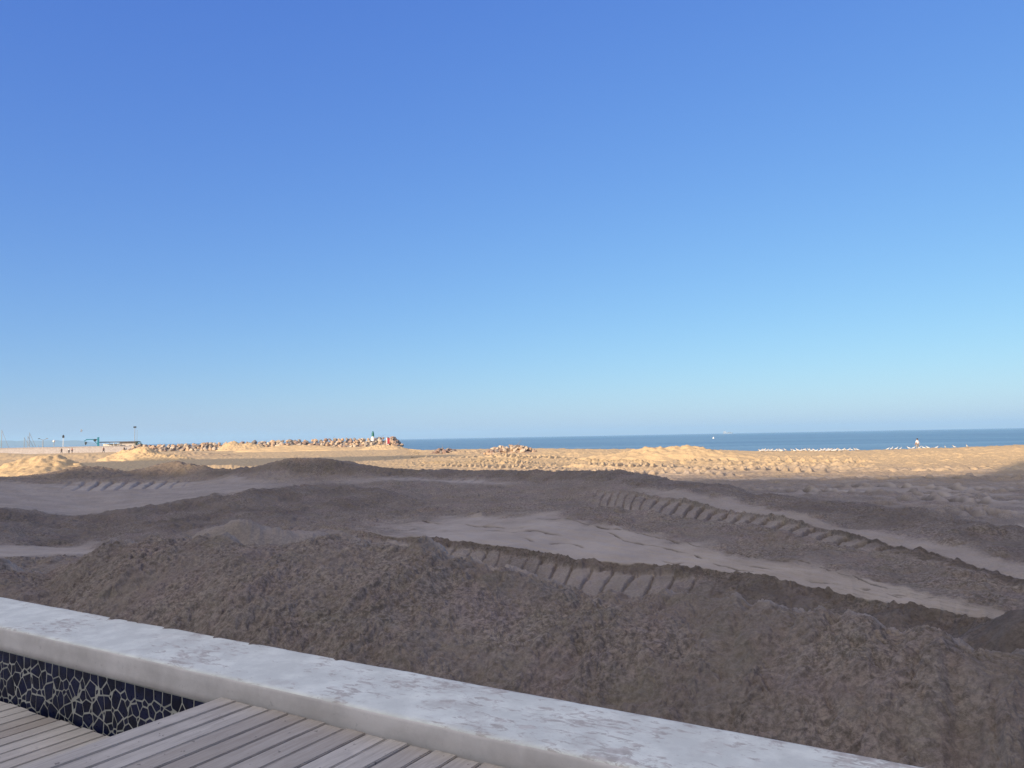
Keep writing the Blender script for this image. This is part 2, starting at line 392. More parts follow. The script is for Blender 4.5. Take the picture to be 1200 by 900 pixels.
# shaded tracks, right
track_px([(890,579,-.85),(1000,583,-.85),(1100,587,-.85),(1260,594,-.85)], 1.0, 0.85, 0.21, 0.5)
track_px([(940,586,-.85),(1050,592,-.85),(1150,600,-.85),(1260,609,-.85)], 1.0, 0.9, 0.21, -0.5)
track_px([(860,566,-.85),(1000,570,-.85),(1130,574,-.85),(1260,577,-.85)], 1.1, 0.95, 0.21, 0.5)
track_px([(900,560,-.85),(1100,560.5,-.85),(1260,560,-.85)], 1.2, 1.05, 0.21, 0.5)
track_px([(930,553,-.85),(1100,551,-.85),(1260,549,-.85)], 1.3, 1.1, 0.21, 0.4)
track_px([(800,571,-.85),(900,574,-.85),(1040,579,-.85),(1260,585,-.85)], 1.0, 0.8, 0.19, 0.6)
track_px([(1000,594,-.85),(1100,601,-.85),(1260,614,-.85)], 0.9, 0.75, 0.2, 0.6)
# sunlit tracks beyond the shade
track_px([(520,541,-.85),(700,545.5,-.85),(850,550,-.85),(1000,554,-.85)], 1.4, 0.8, 0.28, 0.5)
track_px([(520,538,-.85),(700,541,-.85),(850,544.5,-.85),(1050,547,-.85)], 1.5, 0.85, 0.28, -0.5)
track_px([(560,535.5,-.85),(700,537.5,-.85),(850,540,-.85),(1050,541.5,-.85)], 1.6, 0.95, 0.28, 0.5)
track_px([(480,545,-.85),(600,547.5,-.85),(690,550,-.85)], 1.3, 0.75, 0.25, 0.5)
track_px([(470,541.5,-.85),(600,544,-.85),(700,548,-.85),(860,554,-.85)], 1.4, 0.8, 0.25, -0.5)
track_px([(420,536,-.85),(560,536.5,-.85),(700,534.5,-.85)], 1.7, 1.0, 0.22, 0.5)
track_px([(840,534,-.85),(950,535,-.85),(1100,534,-.85)], 1.7, 1.0, 0.14, 0.5)
track_px([(620,551,-.85),(760,554.5,-.85),(900,557,-.85)], 1.2, 0.75, 0.24, 0.5)
track_px([(760,546.5,-.85),(900,549.5,-.85),(1120,551,-.85)], 1.3, 0.8, 0.26, -0.5)
track_px([(-60,551,-.85),(80,549.5,-.85),(250,548,-.85)], 1.4, 0.9, 0.14, 0.5)

def apply_paths(X, Y, H, SM, DARKENED):
    for P, w, pitch, dep, skew in PATHS:
        pa = np.array(P); lo = pa.min(0)-w*1.6-0.5; hi = pa.max(0)+w*1.6+0.5
        ix = np.nonzero((X > lo[0]) & (X < hi[0]) & (Y > lo[1]) & (Y < hi[1]))[0]
        if not len(ix): continue
        x, y, h, sm, darkened = X[ix], Y[ix], H[ix], SM[ix], DARKENED[ix]
        best = np.full(x.shape, 1e9); S = np.zeros_like(x); T = np.zeros_like(x); acc = 0.0
        for (x0, y0), (x1, y1) in zip(P[:-1], P[1:]):
            L = math.hypot(x1-x0, y1-y0); tx, ty = (x1-x0)/L, (y1-y0)/L
            a = (x-x0)*tx + (y-y0)*ty; ac = np.clip(a, 0, L)
            t = -(x-x0)*ty + (y-y0)*tx
            d = np.hypot(x-x0-ac*tx, y-y0-ac*ty)
            b = d < best
            best = np.where(b, d, best); S = np.where(b, acc+ac, S); T = np.where(b, t, T); acc += L
        wob = 0.15*perlin(S*0.4, S*0+3.7, 5)
        t = (T+wob)/(w*0.5)
        inside = 1-sst(0.85, 1.1, np.abs(t))
        ends = sst(0, 3, S)*(1-sst(acc-3, acc, S))
        fade = ends*(0.45+0.55*sst(-0.4, 0.1, fbm(S*0.12, S*0+1.3, 2, 3)+0.15))
        ph = np.mod(S/pitch + skew*t + 0.15*perlin(S*1.3, t, 8), 1.0)
        lug = sst(0.0, 0.45, ph)*(1-sst(0.6, 0.8, ph))
        hh = -0.08 + 1.5*dep*lug*(0.75+0.5*perlin(S*0.9, t*1.5, 4))
        shoulder = np.exp(-((np.abs(t)-1.25)/0.22)**2)*0.07
        h = h + fade*(inside*hh + shoulder)
        darkened = np.maximum(darkened, fade*inside*(1-lug)*0.8*(np.hypot(x, y) < 46))  # groove shade between the lugs is put into the sand colour
        sm = np.clip(sm + fade*inside*(0.15+0.3*lug) + fade*0.6*np.exp(-((t-1.45)/0.35)**2), 0, 1)
        H[ix] = h; SM[ix] = sm; DARKENED[ix] = darkened
    return H, SM, DARKENED

def build_ground():
    az = cols(1240, 70); nc = len(az)
    sa, ca = np.sin(az), np.cos(az)
    den = np.maximum(NX*sa + NY*ca, 0.16)
    r0 = np.minimum(3.55/den, 30)
    rB, zB = line(CREST, az); rE, zE = line(L_E, az); rF, zF = line(L_F, az); rG, zG = line(L_G, az)
    rH, zH = line(L_H, az); rI, zI = line(L_I, az); rJ, zJ = line(L_J, az); rN, zN = line(L_N, az)
    right = sst(azx(385), azx(430), az)
    rE = rE + 0.07*fbm(az*40, az*0+2.2, 4, 61)
    R = [r0, rB+0.35, rE-1.7, rE-0.11+0.05*fbm(az*110, az*0+7.7, 3, 64), rE, rF, rG, rH, rI, rJ, rJ*1.13+0.5, rJ*1.13+7, np.full(nc, 62.0), rN*0.9, rN, rN+14, rN+45]
    Zs = [zE*0-1.0, zE-0.5, zE-0.22*right-0.1, zE-0.055*right-0.01, zE, zF, zG, zH, zI, zJ, np.minimum(zJ-0.35, -0.45), zE*0-0.85, zE*0-0.9,
          zE*0-0.95, zN, zN-1.1, zE*0-3.6]
    for i in range(1, len(R)): R[i] = np.maximum(R[i], R[i-1]+0.06)
    R = np.array(R); Zs = np.array(Zs)
    nrow = [4, 64, 80, 18, 200, 100, 64, 48, 64, 22, 70, 240, 190, 30, 10, 5]
    # slopes for monotone hermite in r
    h = np.diff(R, axis=0); d = np.diff(Zs, axis=0)/h
    m = np.zeros_like(R)
    same = d[:-1]*d[1:] > 0
    w1 = 2*h[1:]+h[:-1]; w2 = h[1:]+2*h[:-1]
    with np.errstate(divide='ignore', invalid='ignore'):
        m[1:-1] = np.where(same, (w1+w2)/(w1/d[:-1]+w2/d[1:]), 0)
    m[3] = d[2]; mE_out = d[4]
    rows_r, rows_z, rows_v = [], [], []
    for i, n in enumerate(nrow):
        tt = np.arange(n)/n
        if i == 3: tt = tt
        for t in tt:
            r = R[i] + h[i]*t
            if i == 3: z = Zs[3] + (Zs[4]-Zs[3])*t
            else:
                m0 = m[i] if i != 4 else mE_out; m1 = m[i+1] if i != 2 else d[2]
                z = ((1+2*t)*(1-t)**2*Zs[i] + t*(1-t)**2*h[i]*m0 + t*t*(3-2*t)*Zs[i+1] + t*t*(t-1)*h[i]*m1)
            rows_r.append(r); rows_z.append(z); rows_v.append(np.full(nc, i+t))
    r = np.array(rows_r); z = np.array(rows_z); v = np.array(rows_v)
    shp = r.shape
    A = np.broadcast_to(az, shp)
    px = 600 + FOC*np.tan(np.clip(A, -1.3, 1.3))
    x = (r*np.sin(A)).ravel(); y = (r*np.cos(A)).ravel(); r = r.ravel(); z = z.ravel(); v = v.ravel(); px = px.ravel()
    # ---- where the sand was smoothed
    nz = 0.5*fbm(x*0.8, y*0.8, 4, 2) ; nzf = fbm(x*3.1, y*3.1, 4, 21)
    vv = v + 0.22*nz + 0.05*nzf
    nzs = fbm(px/70.0, y*0.7, 4, 24)
    vs = vv + 0.22*nzs
    def band(a, b, e=0.12): return sst(a-e, a+e, vv)*(1-sst(b-e, b+e, vv))
    pw = px + 26*nz
    strip = sst(3.97, 4.0, v)*(1-sst(4.55, 5.05, vs))*sst(395, 520, pw+40*nzf)
    lpatch = band(4.0, 5.0)*(1-sst(95, 140, pw))
    lband = sst(5.93, 6.1, vv)*(1-sst(7.5, 8.0, vs))*(1-sst(280, 400, pw))*0.7
    lband2 = band(6.9, 7.6, 0.15)*sst(350, 420, pw)*(1-sst(560, 640, pw))*0.5
    sband = sst(7.0, 7.03, v)*(1-sst(7.55, 8.05, vs))*sst(700, 800, pw)*0.75
    plain = sst(10.4, 11.2, vv)*(0.12 + 0.55*sst(-0.1, 0.5, fbm(x*0.07, y*0.5, 3, 23)+0.25*nzf))
    sm = np.clip(strip+lpatch+lband+lband2+sband+plain, 0, 1)
    rgh = 1-sm
    # ---- relief
    hgt = np.zeros_like(x)
    far = sst(20, 60, r)
    hgt += (0.06*fbm(x*0.55, y*0.55, 3, 30) + 0.035*fbm(x*1.6, y*1.6, 4, 31))*(0.25+0.75*rgh)*(1+0.8*far)
    near = (r < 48) & (v > 0.8) & (rgh > 0.03) & (np.abs(A.ravel()) < 0.85)
    xn, yn = x[near], y[near]
    wx = xn+0.12*fbm(xn*2, yn*2, 2, 40); wy = yn+0.12*fbm(xn*2, yn*2, 2, 41)
    det = np.maximum(0.5*clods(wx, wy, 0.34, 3, 0.55)*0.34, 0.6*clods(wx, wy, 0.15, 4, 0.7)*0.15)*1.1 + 0.03*fbm(xn*7, yn*7, 4, 42) 
    nr = r[near] < 30; det[nr] += 0.75*clods(wx[nr], wy[nr], 0.065, 5, 0.8)*0.065*(1-sst(18, 30, r[near][nr]))
    lipm = 1-0.6*sst(2.97, 3.0, v)*(1-sst(4.0, 4.05, v))
    hgt[near] += det*lipm[near]*rgh[near]*(0.3+0.7*sst(-0.5, 0.5, nz[near]))*0.75
    hgt += rgh*far*0.05*fbm(x*2.2, y*1.2, 4, 50) + far*(1-sst(110, 150, r))*0.03*fbm(x*6, y*3, 3, 51)
    lp = sst(2.8, 2.95, v)*(1-sst(3.9, 4.02, v))
    hgt += lp*(0.03*fbm(x*8, y*8, 4, 65) + 0.0)
    li = lp > 0.01; hgt[li] += lp[li]*0.5*clods(x[li], y[li], 0.11, 67, 0.7)*0.11
    hgt += sm*(0.008*fbm(x*3, y*3, 4, 60) + 0.022*fbm(px/75.0, v*14, 4, 63))
    # darker sand colour below the ragged lip and on the rough ridges
    darkened = 0.55*sst(2.0, 2.4, vv)*(1-sst(3.93, 3.99, v))*sst(400, 520, px)*(0.6+0.4*sst(-0.3, 0.3, nzf))
    darkened = np.maximum(darkened, 0.6*sst(6.25, 6.6, vv)*(1-sst(6.98, 7.02, v))*sst(900, 1020, px))
    lft = 1-sst(430, 520, px)
    hgt += 0.22*lft*np.exp(-((v-5.95-0.1*nz)/0.22)**2)
    darkened = np.maximum(darkened, 0.42*lft*sst(5.0, 5.3, vv)*(1-sst(5.95, 6.05, vv))*(0.5+0.5*sst(-0.3, 0.3, nz)))
    darkened = np.maximum(darkened, 0.35*sst(7.9, 8.4, vv)*(1-sst(9.6, 10.2, vv))*(0.45+0.55*sst(-0.3, 0.3, nzs)))
    # ---- cracks and scrapes in the smooth strip
    sarc = px/100.0
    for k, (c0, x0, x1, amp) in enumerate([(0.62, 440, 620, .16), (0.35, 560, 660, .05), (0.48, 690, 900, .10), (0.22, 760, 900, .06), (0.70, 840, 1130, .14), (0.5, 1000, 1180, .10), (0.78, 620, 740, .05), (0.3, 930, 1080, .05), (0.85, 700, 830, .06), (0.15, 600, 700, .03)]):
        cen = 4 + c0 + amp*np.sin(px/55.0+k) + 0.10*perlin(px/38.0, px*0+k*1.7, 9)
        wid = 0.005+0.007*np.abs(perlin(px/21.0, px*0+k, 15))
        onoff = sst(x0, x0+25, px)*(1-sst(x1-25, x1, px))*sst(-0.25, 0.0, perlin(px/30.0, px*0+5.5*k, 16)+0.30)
        ck = onoff*np.exp(-((v-cen)/(wid*1.8))**2); hgt -= 0.04*ck; darkened = np.maximum(darkened, 0.95*ck)  # the dark of each crack is shade painted over a shallow groove
    # ---- tread prints between control lines
    def arc(i):
        rm = 0.5*(R[i]+R[i+1]); xx = rm*sa; yy = rm*ca
        s = np.concatenate([[0], np.cumsum(np.hypot(np.diff(xx), np.diff(yy)))])
        return np.broadcast_to(s, shp).ravel()
    def tread(i, x0, x1, pitch, dep, skew, curve, floor, w=(0.05, 0.95), gw=0.06):
        nonlocal hgt, sm
        t = v-i; s = arc(i)
        ed = min(130, (x1-x0)/3.5)
        win = sst(w[0]-0.06, w[0]+0.06, t)*(1-sst(w[1]-0.05, w[1]+0.02, t))*sst(x0, x0+ed, px+0.25*ed*nzf)*(1-sst(x1-ed, x1, px+0.25*ed*nzf))*(0.55+0.45*sst(-0.3, 0.1, perlin(s*0.35, t, 80)))
        ph = np.mod(s/pitch + skew*t + curve*t*t + 0.06*perlin(s*2.2, t*2, 77), 1.0)
        groove = np.exp(-((ph-0.5)/gw)**2)
        slope = (np.mod(ph+0.5, 1.0)-0.5)
        hgt += win*(floor - dep*groove*(0.75+0.5*perlin(s*1.1, t*2.0, 78)) + 0.05*slope*dep/0.09 + 0.02*fbm(s*5, t*6, 3, 79))
        return win
    for args in [(2, 330, 880, 0.37, 0.065, -0.9, -0.2, -0.03, (0.05, 0.95), 0.05), (6, 640, 1150, 0.44, 0.13, -0.4, -0.7, -0.07), (7, 62, 235, 0.5, 0.16, -0.9, 0.0, -0.02, (0.05, 0.95), 0.10), (7, 425, 600, 0.62, 0.06, -0.9, 0.0, -0.02)]:
        before = hgt.copy()
        win = tread(*args)
        # inside a print the loose clods are pressed flat
        hgt = hgt - win*0.7*np.clip(before, -0.02, 0.3)
        sm = np.clip(sm + win*0.42, 0, 1); darkened = darkened*(1-0.8*win)
    hgt, sm, darkened = apply_paths(x, y, hgt, sm, darkened)
    # ---- small heaps
    def cone(px_, py_, rr, wdt, hh, el=1.0, rot=0.0, pale=0.0):
        nonlocal hgt, sm
        p = site(px_, py_, rr)
        dx, dy = x-p.x, y-p.y
        a = dx*math.cos(rot)+dy*math.sin(rot); b = -dx*math.sin(rot)+dy*math.cos(rot)
        d = np.sqrt((a/(wdt*el))**2+(b/wdt)**2) + 0.12*fbm(x*1.3/wdt, y*1.3/wdt, 3, 71)
        hgt += hh*np.clip(1-d, 0, 1)**1.25; sm = np.clip(sm + pale*np.clip(1.2-d, 0, 1)*(d < 1.2), 0, 1)
    cone(285, 605, 11.2, 2.1, 1.62, 1.35, 0.0, 0.5)
    cone(1215, 735, 7.6, 0.9, 0.35, 1.2)
    # gentle sunlit rises on the plain
    cone(690, 533, 100, 9.0, 0.75, 2.6, 0.2)
    cone(1190, 528, 88, 7.0, 0.75, 2.2, -0.1)
    cone(110, 531, 160, 8.0, 1.0, 1.6)
    cone(60, 532, 170, 7.0, 0.9, 2.0)
    cone(265, 544, 74, 4.0, 0.55, 1.8)
    cone(5, 527, 200, 10, 1.2, 1.6)
    z = z + hgt*sst(0.5, 2.0, v)
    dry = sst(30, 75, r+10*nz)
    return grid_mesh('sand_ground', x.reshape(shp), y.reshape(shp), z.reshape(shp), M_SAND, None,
                     {'smooth_sand': sm, 'dry_sand': dry, 'damp_and_shade': darkened})
ground = build_ground(); ground['kind'] = 'structure'

# seabed-side of the land far left and a coarse apron under and behind the terrace
mb = MB(); mb.box((0, -260, -1.75), (900, 521, 1.0)); g2 = mb.build('terrace_ground', M_SAND); g2['kind'] = 'structure'

def build_bank():
    az = cols(1500, 40)
    az = az[(az > math.radians(-46))]
    sa, ca = np.sin(az), np.cos(az)
    den = np.maximum(NX*sa + NY*ca, 0.12)
    rA = 3.60/den; zA = np.full(len(az), 0.03)
    rB, zB = line(CREST, az); rB = np.maximum(rB, rA+1.2)
    rE, zE = line(L_E, az)
    rC = np.maximum(rB+0.9, np.minimum(rE-1.5, rB+1.9)); zC = zE-0.75
    nA, nB = 330, 70
    t = np.linspace(0, 1, nA)[:, None]
    r1 = rA + (rB-rA)*t
    # convex face of slumped sand, steeper towards the crest on the left
    f = np.sin(t*np.pi/2)**1.15
    z1 = zA + (zB-zA)*f
    t2 = np.linspace(0, 1, nB+1)[1:, None]
    r2 = rB + (rC-rB)*t2; z2 = zB + (zC-zB)*(0.30*t2+0.70*t2*t2*(3-2*t2))
    r = np.vstack([r1, r2]); z = np.vstack([z1, z2]); v = np.vstack([t+0*r1, 1+t2+0*r2])
    shp = r.shape; A = np.broadcast_to(az, shp)
    x = (r*np.sin(A)).ravel(); y = (r*np.cos(A)).ravel(); z = z.ravel(); v = v.ravel()
    u = x*UX+y*UY; n = x*NX+y*NY
    amp = sst(0.0, 0.12, v)*0.6+0.4
    big = fbm(u*0.9, n*0.6, 4, 101)
    wx = u+0.10*fbm(u*3, n*3, 3, 102); wn = n+0.10*fbm(u*3, n*3, 3, 103)
    rills = fbm(u*3.4+0.3*big, n*0.8, 3, 104)
    c1 = clods(wx, wn*0.8, 0.26, 21, 0.6)*0.26; c2 = clods(wx, wn*0.85, 0.115, 22, 0.75)*0.115; c3 = clods(wx, wn, 0.062, 23, 0.8)*0.062
    bil = 1-np.abs(fbm(wx*6.5, wn*5.0, 4, 105))
    patch = 0.45+0.55*sst(-0.45, 0.35, fbm(u*0.8, n*1.1, 3, 106))
    c4 = clods(wx+0.3, wn, 0.031, 24, 0.8)*0.031
    calm = 0.35+0.65*sst(-0.35, 0.25, fbm(u*0.9+4, n*0.5, 3, 109)+0.25*rills)
    h = 0.06*big + 0.045*rills + calm*(np.maximum(np.maximum(0.42*patch*c1, 0.55*patch*c2), 0.62*c3) + 0.35*clods(wx+1.7, wn, 0.075, 27, 0.6)*0.075) + 0.65*c4 + 0.035*rills*sst(-0.3, 0.4, big) + 0.016*bil + 0.010*fbm(u*14, n*12, 4, 107)
    z = z + amp*(h-0.05)
    sm = np.clip(0.06 + 0.55*(sst(0.93, 1.0, v)*(1-sst(1.0, 1.3, v)))*sst(-0.35, 0.3, big) , 0, 1)  # dry crest set paler, its rim highlight put into the colour
    return grid_mesh('sand_bank', x.reshape(shp), y.reshape(shp), z.reshape(shp), M_SAND, None,
                     {'smooth_sand': sm, 'dry_sand': np.zeros_like(x), 'damp_and_shade': np.zeros_like(x)})
bank = build_bank()
tag(bank, 'long clumpy bank of moist grey-brown sand heaped behind the white wall', 'sand bank')

# ------------------------------------------------------------------ sea, hills, haze
mb = MB()
xs = [-11000, -6000, -1500, -300, 0, 300, 1500, 6000, 11000]; ys = [60, 300, 1000, 4000, 11000]
vg = [[mb.bm.verts.new((a, b, -2.5)) for a in xs] for b in ys]
for j in range(len(ys)-1):
    for i in range(len(xs)-1): mb.bm.faces.new((vg[j][i], vg[j][i+1], vg[j+1][i+1], vg[j+1][i]))
sea = mb.build('sea', M_WATER); sea['kind'] = 'structure'

def build_hills():
    a0, a1 = azx(-420), azx(135)
    n, m = 160, 24
    az = np.linspace(a0, a1, n); t = np.linspace(0, 1, m)
    prof = 84*(0.5+0.5*np.abs(fbm(az*9+2, az*0, 4, 5)))*(1-sst(azx(60), azx(132), az))**1.0 + 0
    prof = np.maximum(prof, 0)
    R = 7000 + 1500*t[:, None] + 0*az; Z = -6 + (prof+6)*np.sin(t[:, None]*np.pi)**0.8
    X = R*np.sin(az); Y = R*np.cos(az)
    Z = Z + 10*fbm(X/300, Y/300, 4, 6)*np.sin(t[:, None]*np.pi)*(prof/150)
    o = grid_mesh('hills', X, Y, Z, M_HILL); o['kind'] = 'structure'
build_hills()

hz = NT('haze'); hz.t.nodes.remove(hz.b)
pv = hz.n('ShaderNodeVolumePrincipled'); pv.inputs['Color'].default_value = (0.50, 0.75, 0.93, 1); pv.inputs['Density'].default_value = 1.7e-4
pv.inputs['Anisotropy'].default_value = 0.1
hz.l(pv.outputs[0], hz.t.nodes['Material Output'].inputs['Volume'])
mb = MB(); mb.box((0, 0, 43), (24000, 24000, 104)); haze = mb.build('haze', hz.m); haze['kind'] = 'stuff'

# ------------------------------------------------------------------ terrace: wall and decks
def build_wall():
    root = empty('terrace_wall', (0, 0, 0), WROT)
    tag(root, 'long low wall with worn white top crossing the foreground beside the wooden deck', 'wall')
    # coping: fine strip mesh so that its edges can be chipped and uneven
    L0, L1 = -24.0, 12.0
    us = np.concatenate([np.linspace(L0, -8, 160), np.linspace(-8, 3.5, 900)[1:], np.linspace(3.5, L1, 80)[1:]])
    prof = [(N_FRONT+0.012, -0.032), (N_FRONT, -0.026), (N_FRONT, 0.02), (N_FRONT, 0.08), (N_FRONT, 0.128), (N_FRONT+0.006, 0.141), (N_FRONT+0.016, 0.148), (N_FRONT+0.05, 0.150)]
    prof += [(N_FRONT+0.05+(N_BACK-N_FRONT-0.09)*k/8, 0.150) for k in range(1, 9)] + [(N_BACK-0.014, 0.147), (N_BACK, 0.136), (N_BACK, 0.0), (N_BACK, -0.032)]
    P = np.array(prof); m = len(P)
    Uu = np.repeat(us[None, :], m, 0); Nn = np.repeat(P[:, :1], len(us), 1); Zz = np.repeat(P[:, 1:], len(us), 1)
    edge = np.zeros((m, 1)); edge[4:7] = 1.0; edge[-4:-2] = 0.15
    chip = np.clip(fbm(us*7, us*0+1, 4, 81)-0.35, 0, 1)[None, :]*0.02*edge
    Nn = Nn + chip*np.where(np.arange(m)[:, None] < 8, 1, -1) + 0.003*fbm(Uu*1.2, Zz*4+Nn*3, 3, 82)
    Zz = Zz - chip*0.7 + 0.003*fbm(Uu*1.5, Nn*2, 3, 83)
    o = grid_mesh('coping', Uu, Nn, Zz, [M_PAINT, M_PLASTER], root)
    nq = len(us)-1
    mi = np.zeros((m-1, nq), np.int32); mi[:5] = 1; mi[-2:] = 1
    o.data.polygons.foreach_set('material_index', mi.ravel())
    mb = MB(); mb.box(((L0+L1)/2, (N_FRONT+N_BACK)/2-0.001, -0.84), (L1-L0-0.02, N_BACK-N_FRONT-0.010, 1.62)); mb.build('wall_base', M_GROUT, root)
    # broken-tile mosaic
    rnd = random.Random(5)
    u0, u1, z0, z1 = -10.4, -3.9, -0.47, -0.036
    pts = []
    uu = u0-0.1
    while uu < u1+0.1:
        w = rnd.uniform(0.085, 0.13); pts.append((uu+w/2, z1-0.045+rnd.uniform(-.006, .006))); uu += w
    ntop = len(pts)
    tries = 0
    while tries < 9000:
        tries += 1
        p = (rnd.uniform(u0-.1, u1+.1), rnd.uniform(z0-.1, z1-0.085))
        dmin = rnd.choice((0.05, 0.07, 0.10, 0.12))
        if all(abs(p[0]-q[0]) > dmin or math.hypot((p[0]-q[0])*1.1, (p[1]-q[1])*0.85) > dmin for q in pts): pts.append(p)
    wts = [0.0 if i < ntop else rnd.uniform(-0.024, 0.024) for i in range(len(pts))]
    bm = bmesh.new()
    for i, p in enumerate(pts):
        poly = [(u0, z0), (u1, z0), (u1, z1), (u0, z1)]
        for j, q in enumerate(pts):
            if i == j or abs(p[0]-q[0]) > 0.35 or abs(p[1]-q[1]) > 0.35: continue
            nx, ny = q[0]-p[0], q[1]-p[1]; l = math.hypot(nx, ny); nx /= l; ny /= l
            sh = max(-0.3*l, min(0.3*l, wts[i]-wts[j])); mx, my = (p[0]+q[0])/2+nx*sh, (p[1]+q[1])/2+ny*sh
            off = -rnd.uniform(0.004, 0.0075)
            out = []
            for a in range(len(poly)):
                c, dd = poly[a], poly[(a+1) % len(poly)]
                fc = (c[0]-mx)*nx+(c[1]-my)*ny-off; fd = (dd[0]-mx)*nx+(dd[1]-my)*ny-off
                if fc <= 0: out.append(c)
                if fc*fd < 0:
                    k = fc/(fc-fd); out.append((c[0]+(dd[0]-c[0])*k, c[1]+(dd[1]-c[1])*k))
            poly = out
            if len(poly) < 3: break
        if len(poly) < 3: continue
        cl = [poly[0]]
        for c in poly[1:]:
            if math.hypot(c[0]-cl[-1][0], c[1]-cl[-1][1]) > 0.004: cl.append(c)
        if len(cl) > 3 and math.hypot(cl[0][0]-cl[-1][0], cl[0][1]-cl[-1][1]) < 0.004: cl.pop()
        if len(cl) < 3: continue
        tx, tz = rnd.uniform(-.03, .03), rnd.uniform(-.03, .03)
        y0 = N_FRONT+0.001
        yf = [y0+rnd.uniform(0, .001)+(c[0]-p[0])*tx+(c[1]-p[1])*tz for c in cl]
        fr = [bm.verts.new((c[0], yy, c[1])) for c, yy in zip(cl, yf)]
        bk = [bm.verts.new((c[0], N_FRONT+0.03, c[1])) for c in cl]
        bm.faces.new(fr)
        for a in range(len(cl)):
            b = (a+1) % len(cl); bm.faces.new((fr[b], fr[a], bk[a], bk[b]))
    bmesh.ops.recalc_face_normals(bm, faces=bm.faces[:])
    me = bpy.data.meshes.new('mosaic_tiles'); bm.to_mesh(me); bm.free()
    mesh_obj('mosaic_tiles', me, M_TILE, root)
build_wall()

def build_deck(name, label, u0, u1, v0, v1, top, pitch, gap, mat, seed, phase=0.0):
    root = empty(name, (0, 0, 0), WROT); tag(root, label, 'deck')
    rnd = random.Random(seed)
    bm = bmesh.new(); tints = []
    u = u1
    while u-pitch > u0-1e-6:
        w = pitch-gap+rnd.uniform(-.003, .002); n1 = v1-rnd.uniform(0.0, 0.022); dz = rnd.uniform(-.003, .002)
        M = Matrix.Translation((u-pitch/2, (v0+n1)/2, top-0.014+dz)) @ Matrix.Rotation(rnd.uniform(-.006, .006), 4, 'Y') @ Matrix.Rotation(rnd.uniform(-.0006, .0006), 4, 'Z') @ Matrix.Diagonal((w, n1-v0, 0.028, 1))
        g = bmesh.ops.create_cube(bm, size=1.0, matrix=M)
        es = list({e for q in g['verts'] for e in q.link_edges})
        b = bmesh.ops.bevel(bm, geom=es, offset=0.005, segments=2, affect='EDGES')
        tints.append((len(bm.verts), rnd.random()))
        u -= pitch
    bm.verts.index_update()
    me = bpy.data.meshes.new('planks'); bm.to_mesh(me); bm.free()
    at = me.attributes.new('tint', 'FLOAT', 'POINT'); vals = np.zeros(len(me.vertices)); k = 0
    for e, t in tints: vals[k:e] = t; k = e
    at.data.foreach_set('value', vals.astype(np.float32))
    mesh_obj('planks', me, mat, root)
    mb = MB()
    n = v1-0.12
    while n > v0:
        mb.box(((u0+u1)/2, n, top-0.028-0.05-0.004), (u1-u0-0.02, 0.05, 0.10)); n -= 0.45
    mb.build('joists', M_DARK, root)
    return root
d1 = build_deck('upper_deck', 'higher deck of weathered grey planks ending at the plastered wall face', -4.09, 7.979, -4.0, 3.19, 0.035, 0.149, 0.014, M_WOOD, 3)
mb = MB(); mb.box((-4.078, -0.41, -0.20), (0.022, 7.15, 0.38)); mb.build('fascia', M_WOOD, d1)
d2 = build_deck('lower_deck', 'lower deck of pale grey planks at the foot of the blue mosaic', -10.55, -4.12, -4.0, 3.185, -0.405, 0.1462, 0.013, M_WOOD2, 4)

# ------------------------------------------------------------------ buildings behind the viewpoint that shade the near beach
def block(name, label, x0, x1, y0, y1, h, rz=0.0, pivot=(0, 0)):
    c_ = Matrix.Rotation(rz, 3, 'Z') @ Vector(((x0+x1)/2, (y0+y1)/2, 0))
    root = empty(name, (c_.x+pivot[0], c_.y+pivot[1], -1.25), rz); tag(root, label, 'building')
    w, d = x1-x0, y1-y0; H = h+1.25
    mb = MB(); mb.box((0, 0, H/2), (w, d, H), bevel=0.06); mb.build('wall', M_WALLB, root)
    mb = MB(); mb.box((0, 0, H-0.2), (w+0.5, d+0.5, 0.4)); mb.build('roof', M_ROOF, root)
    rr = random.Random(int(abs(x0)))
    for k in range(int(w/9)):
        bw, bh = rr.uniform(2, 7), rr.uniform(0.3, 1.3); mb = MB()
        mb.box((rr.uniform(-w/2+4, w/2-4), d/2-rr.uniform(2.0, 5.0), H+bh/2), (bw, 3.0, bh)); mb.build('roof_shade_box', M_WALLB, root)  # unseen roof boxes added to break up the shadow edge
    nwin = int(min(14, w/6))
    for k in range(nwin):
        for f in range(3):
            mb = MB(); px = -w/2+(k+0.5)*w/nwin
            mb.box((px, d/2+0.03, 2.0+f*H/4), (2.2, 0.08, 2.0)); o = mb.build('window', M_GLASS, root)
block('beach_hotel', 'wide rendered hotel block standing behind the terrace', -190, -62, -95, -70, 33.9)
block('beach_hotel', 'taller rendered hotel block at the right behind the terrace', -61.9, 60, -95, -70, 41.8)
block('apartment_building', 'rendered apartment block far to the left beside the beach', -48, 0, -12, 0, 30.0, 0.0, (-84, 17.4))

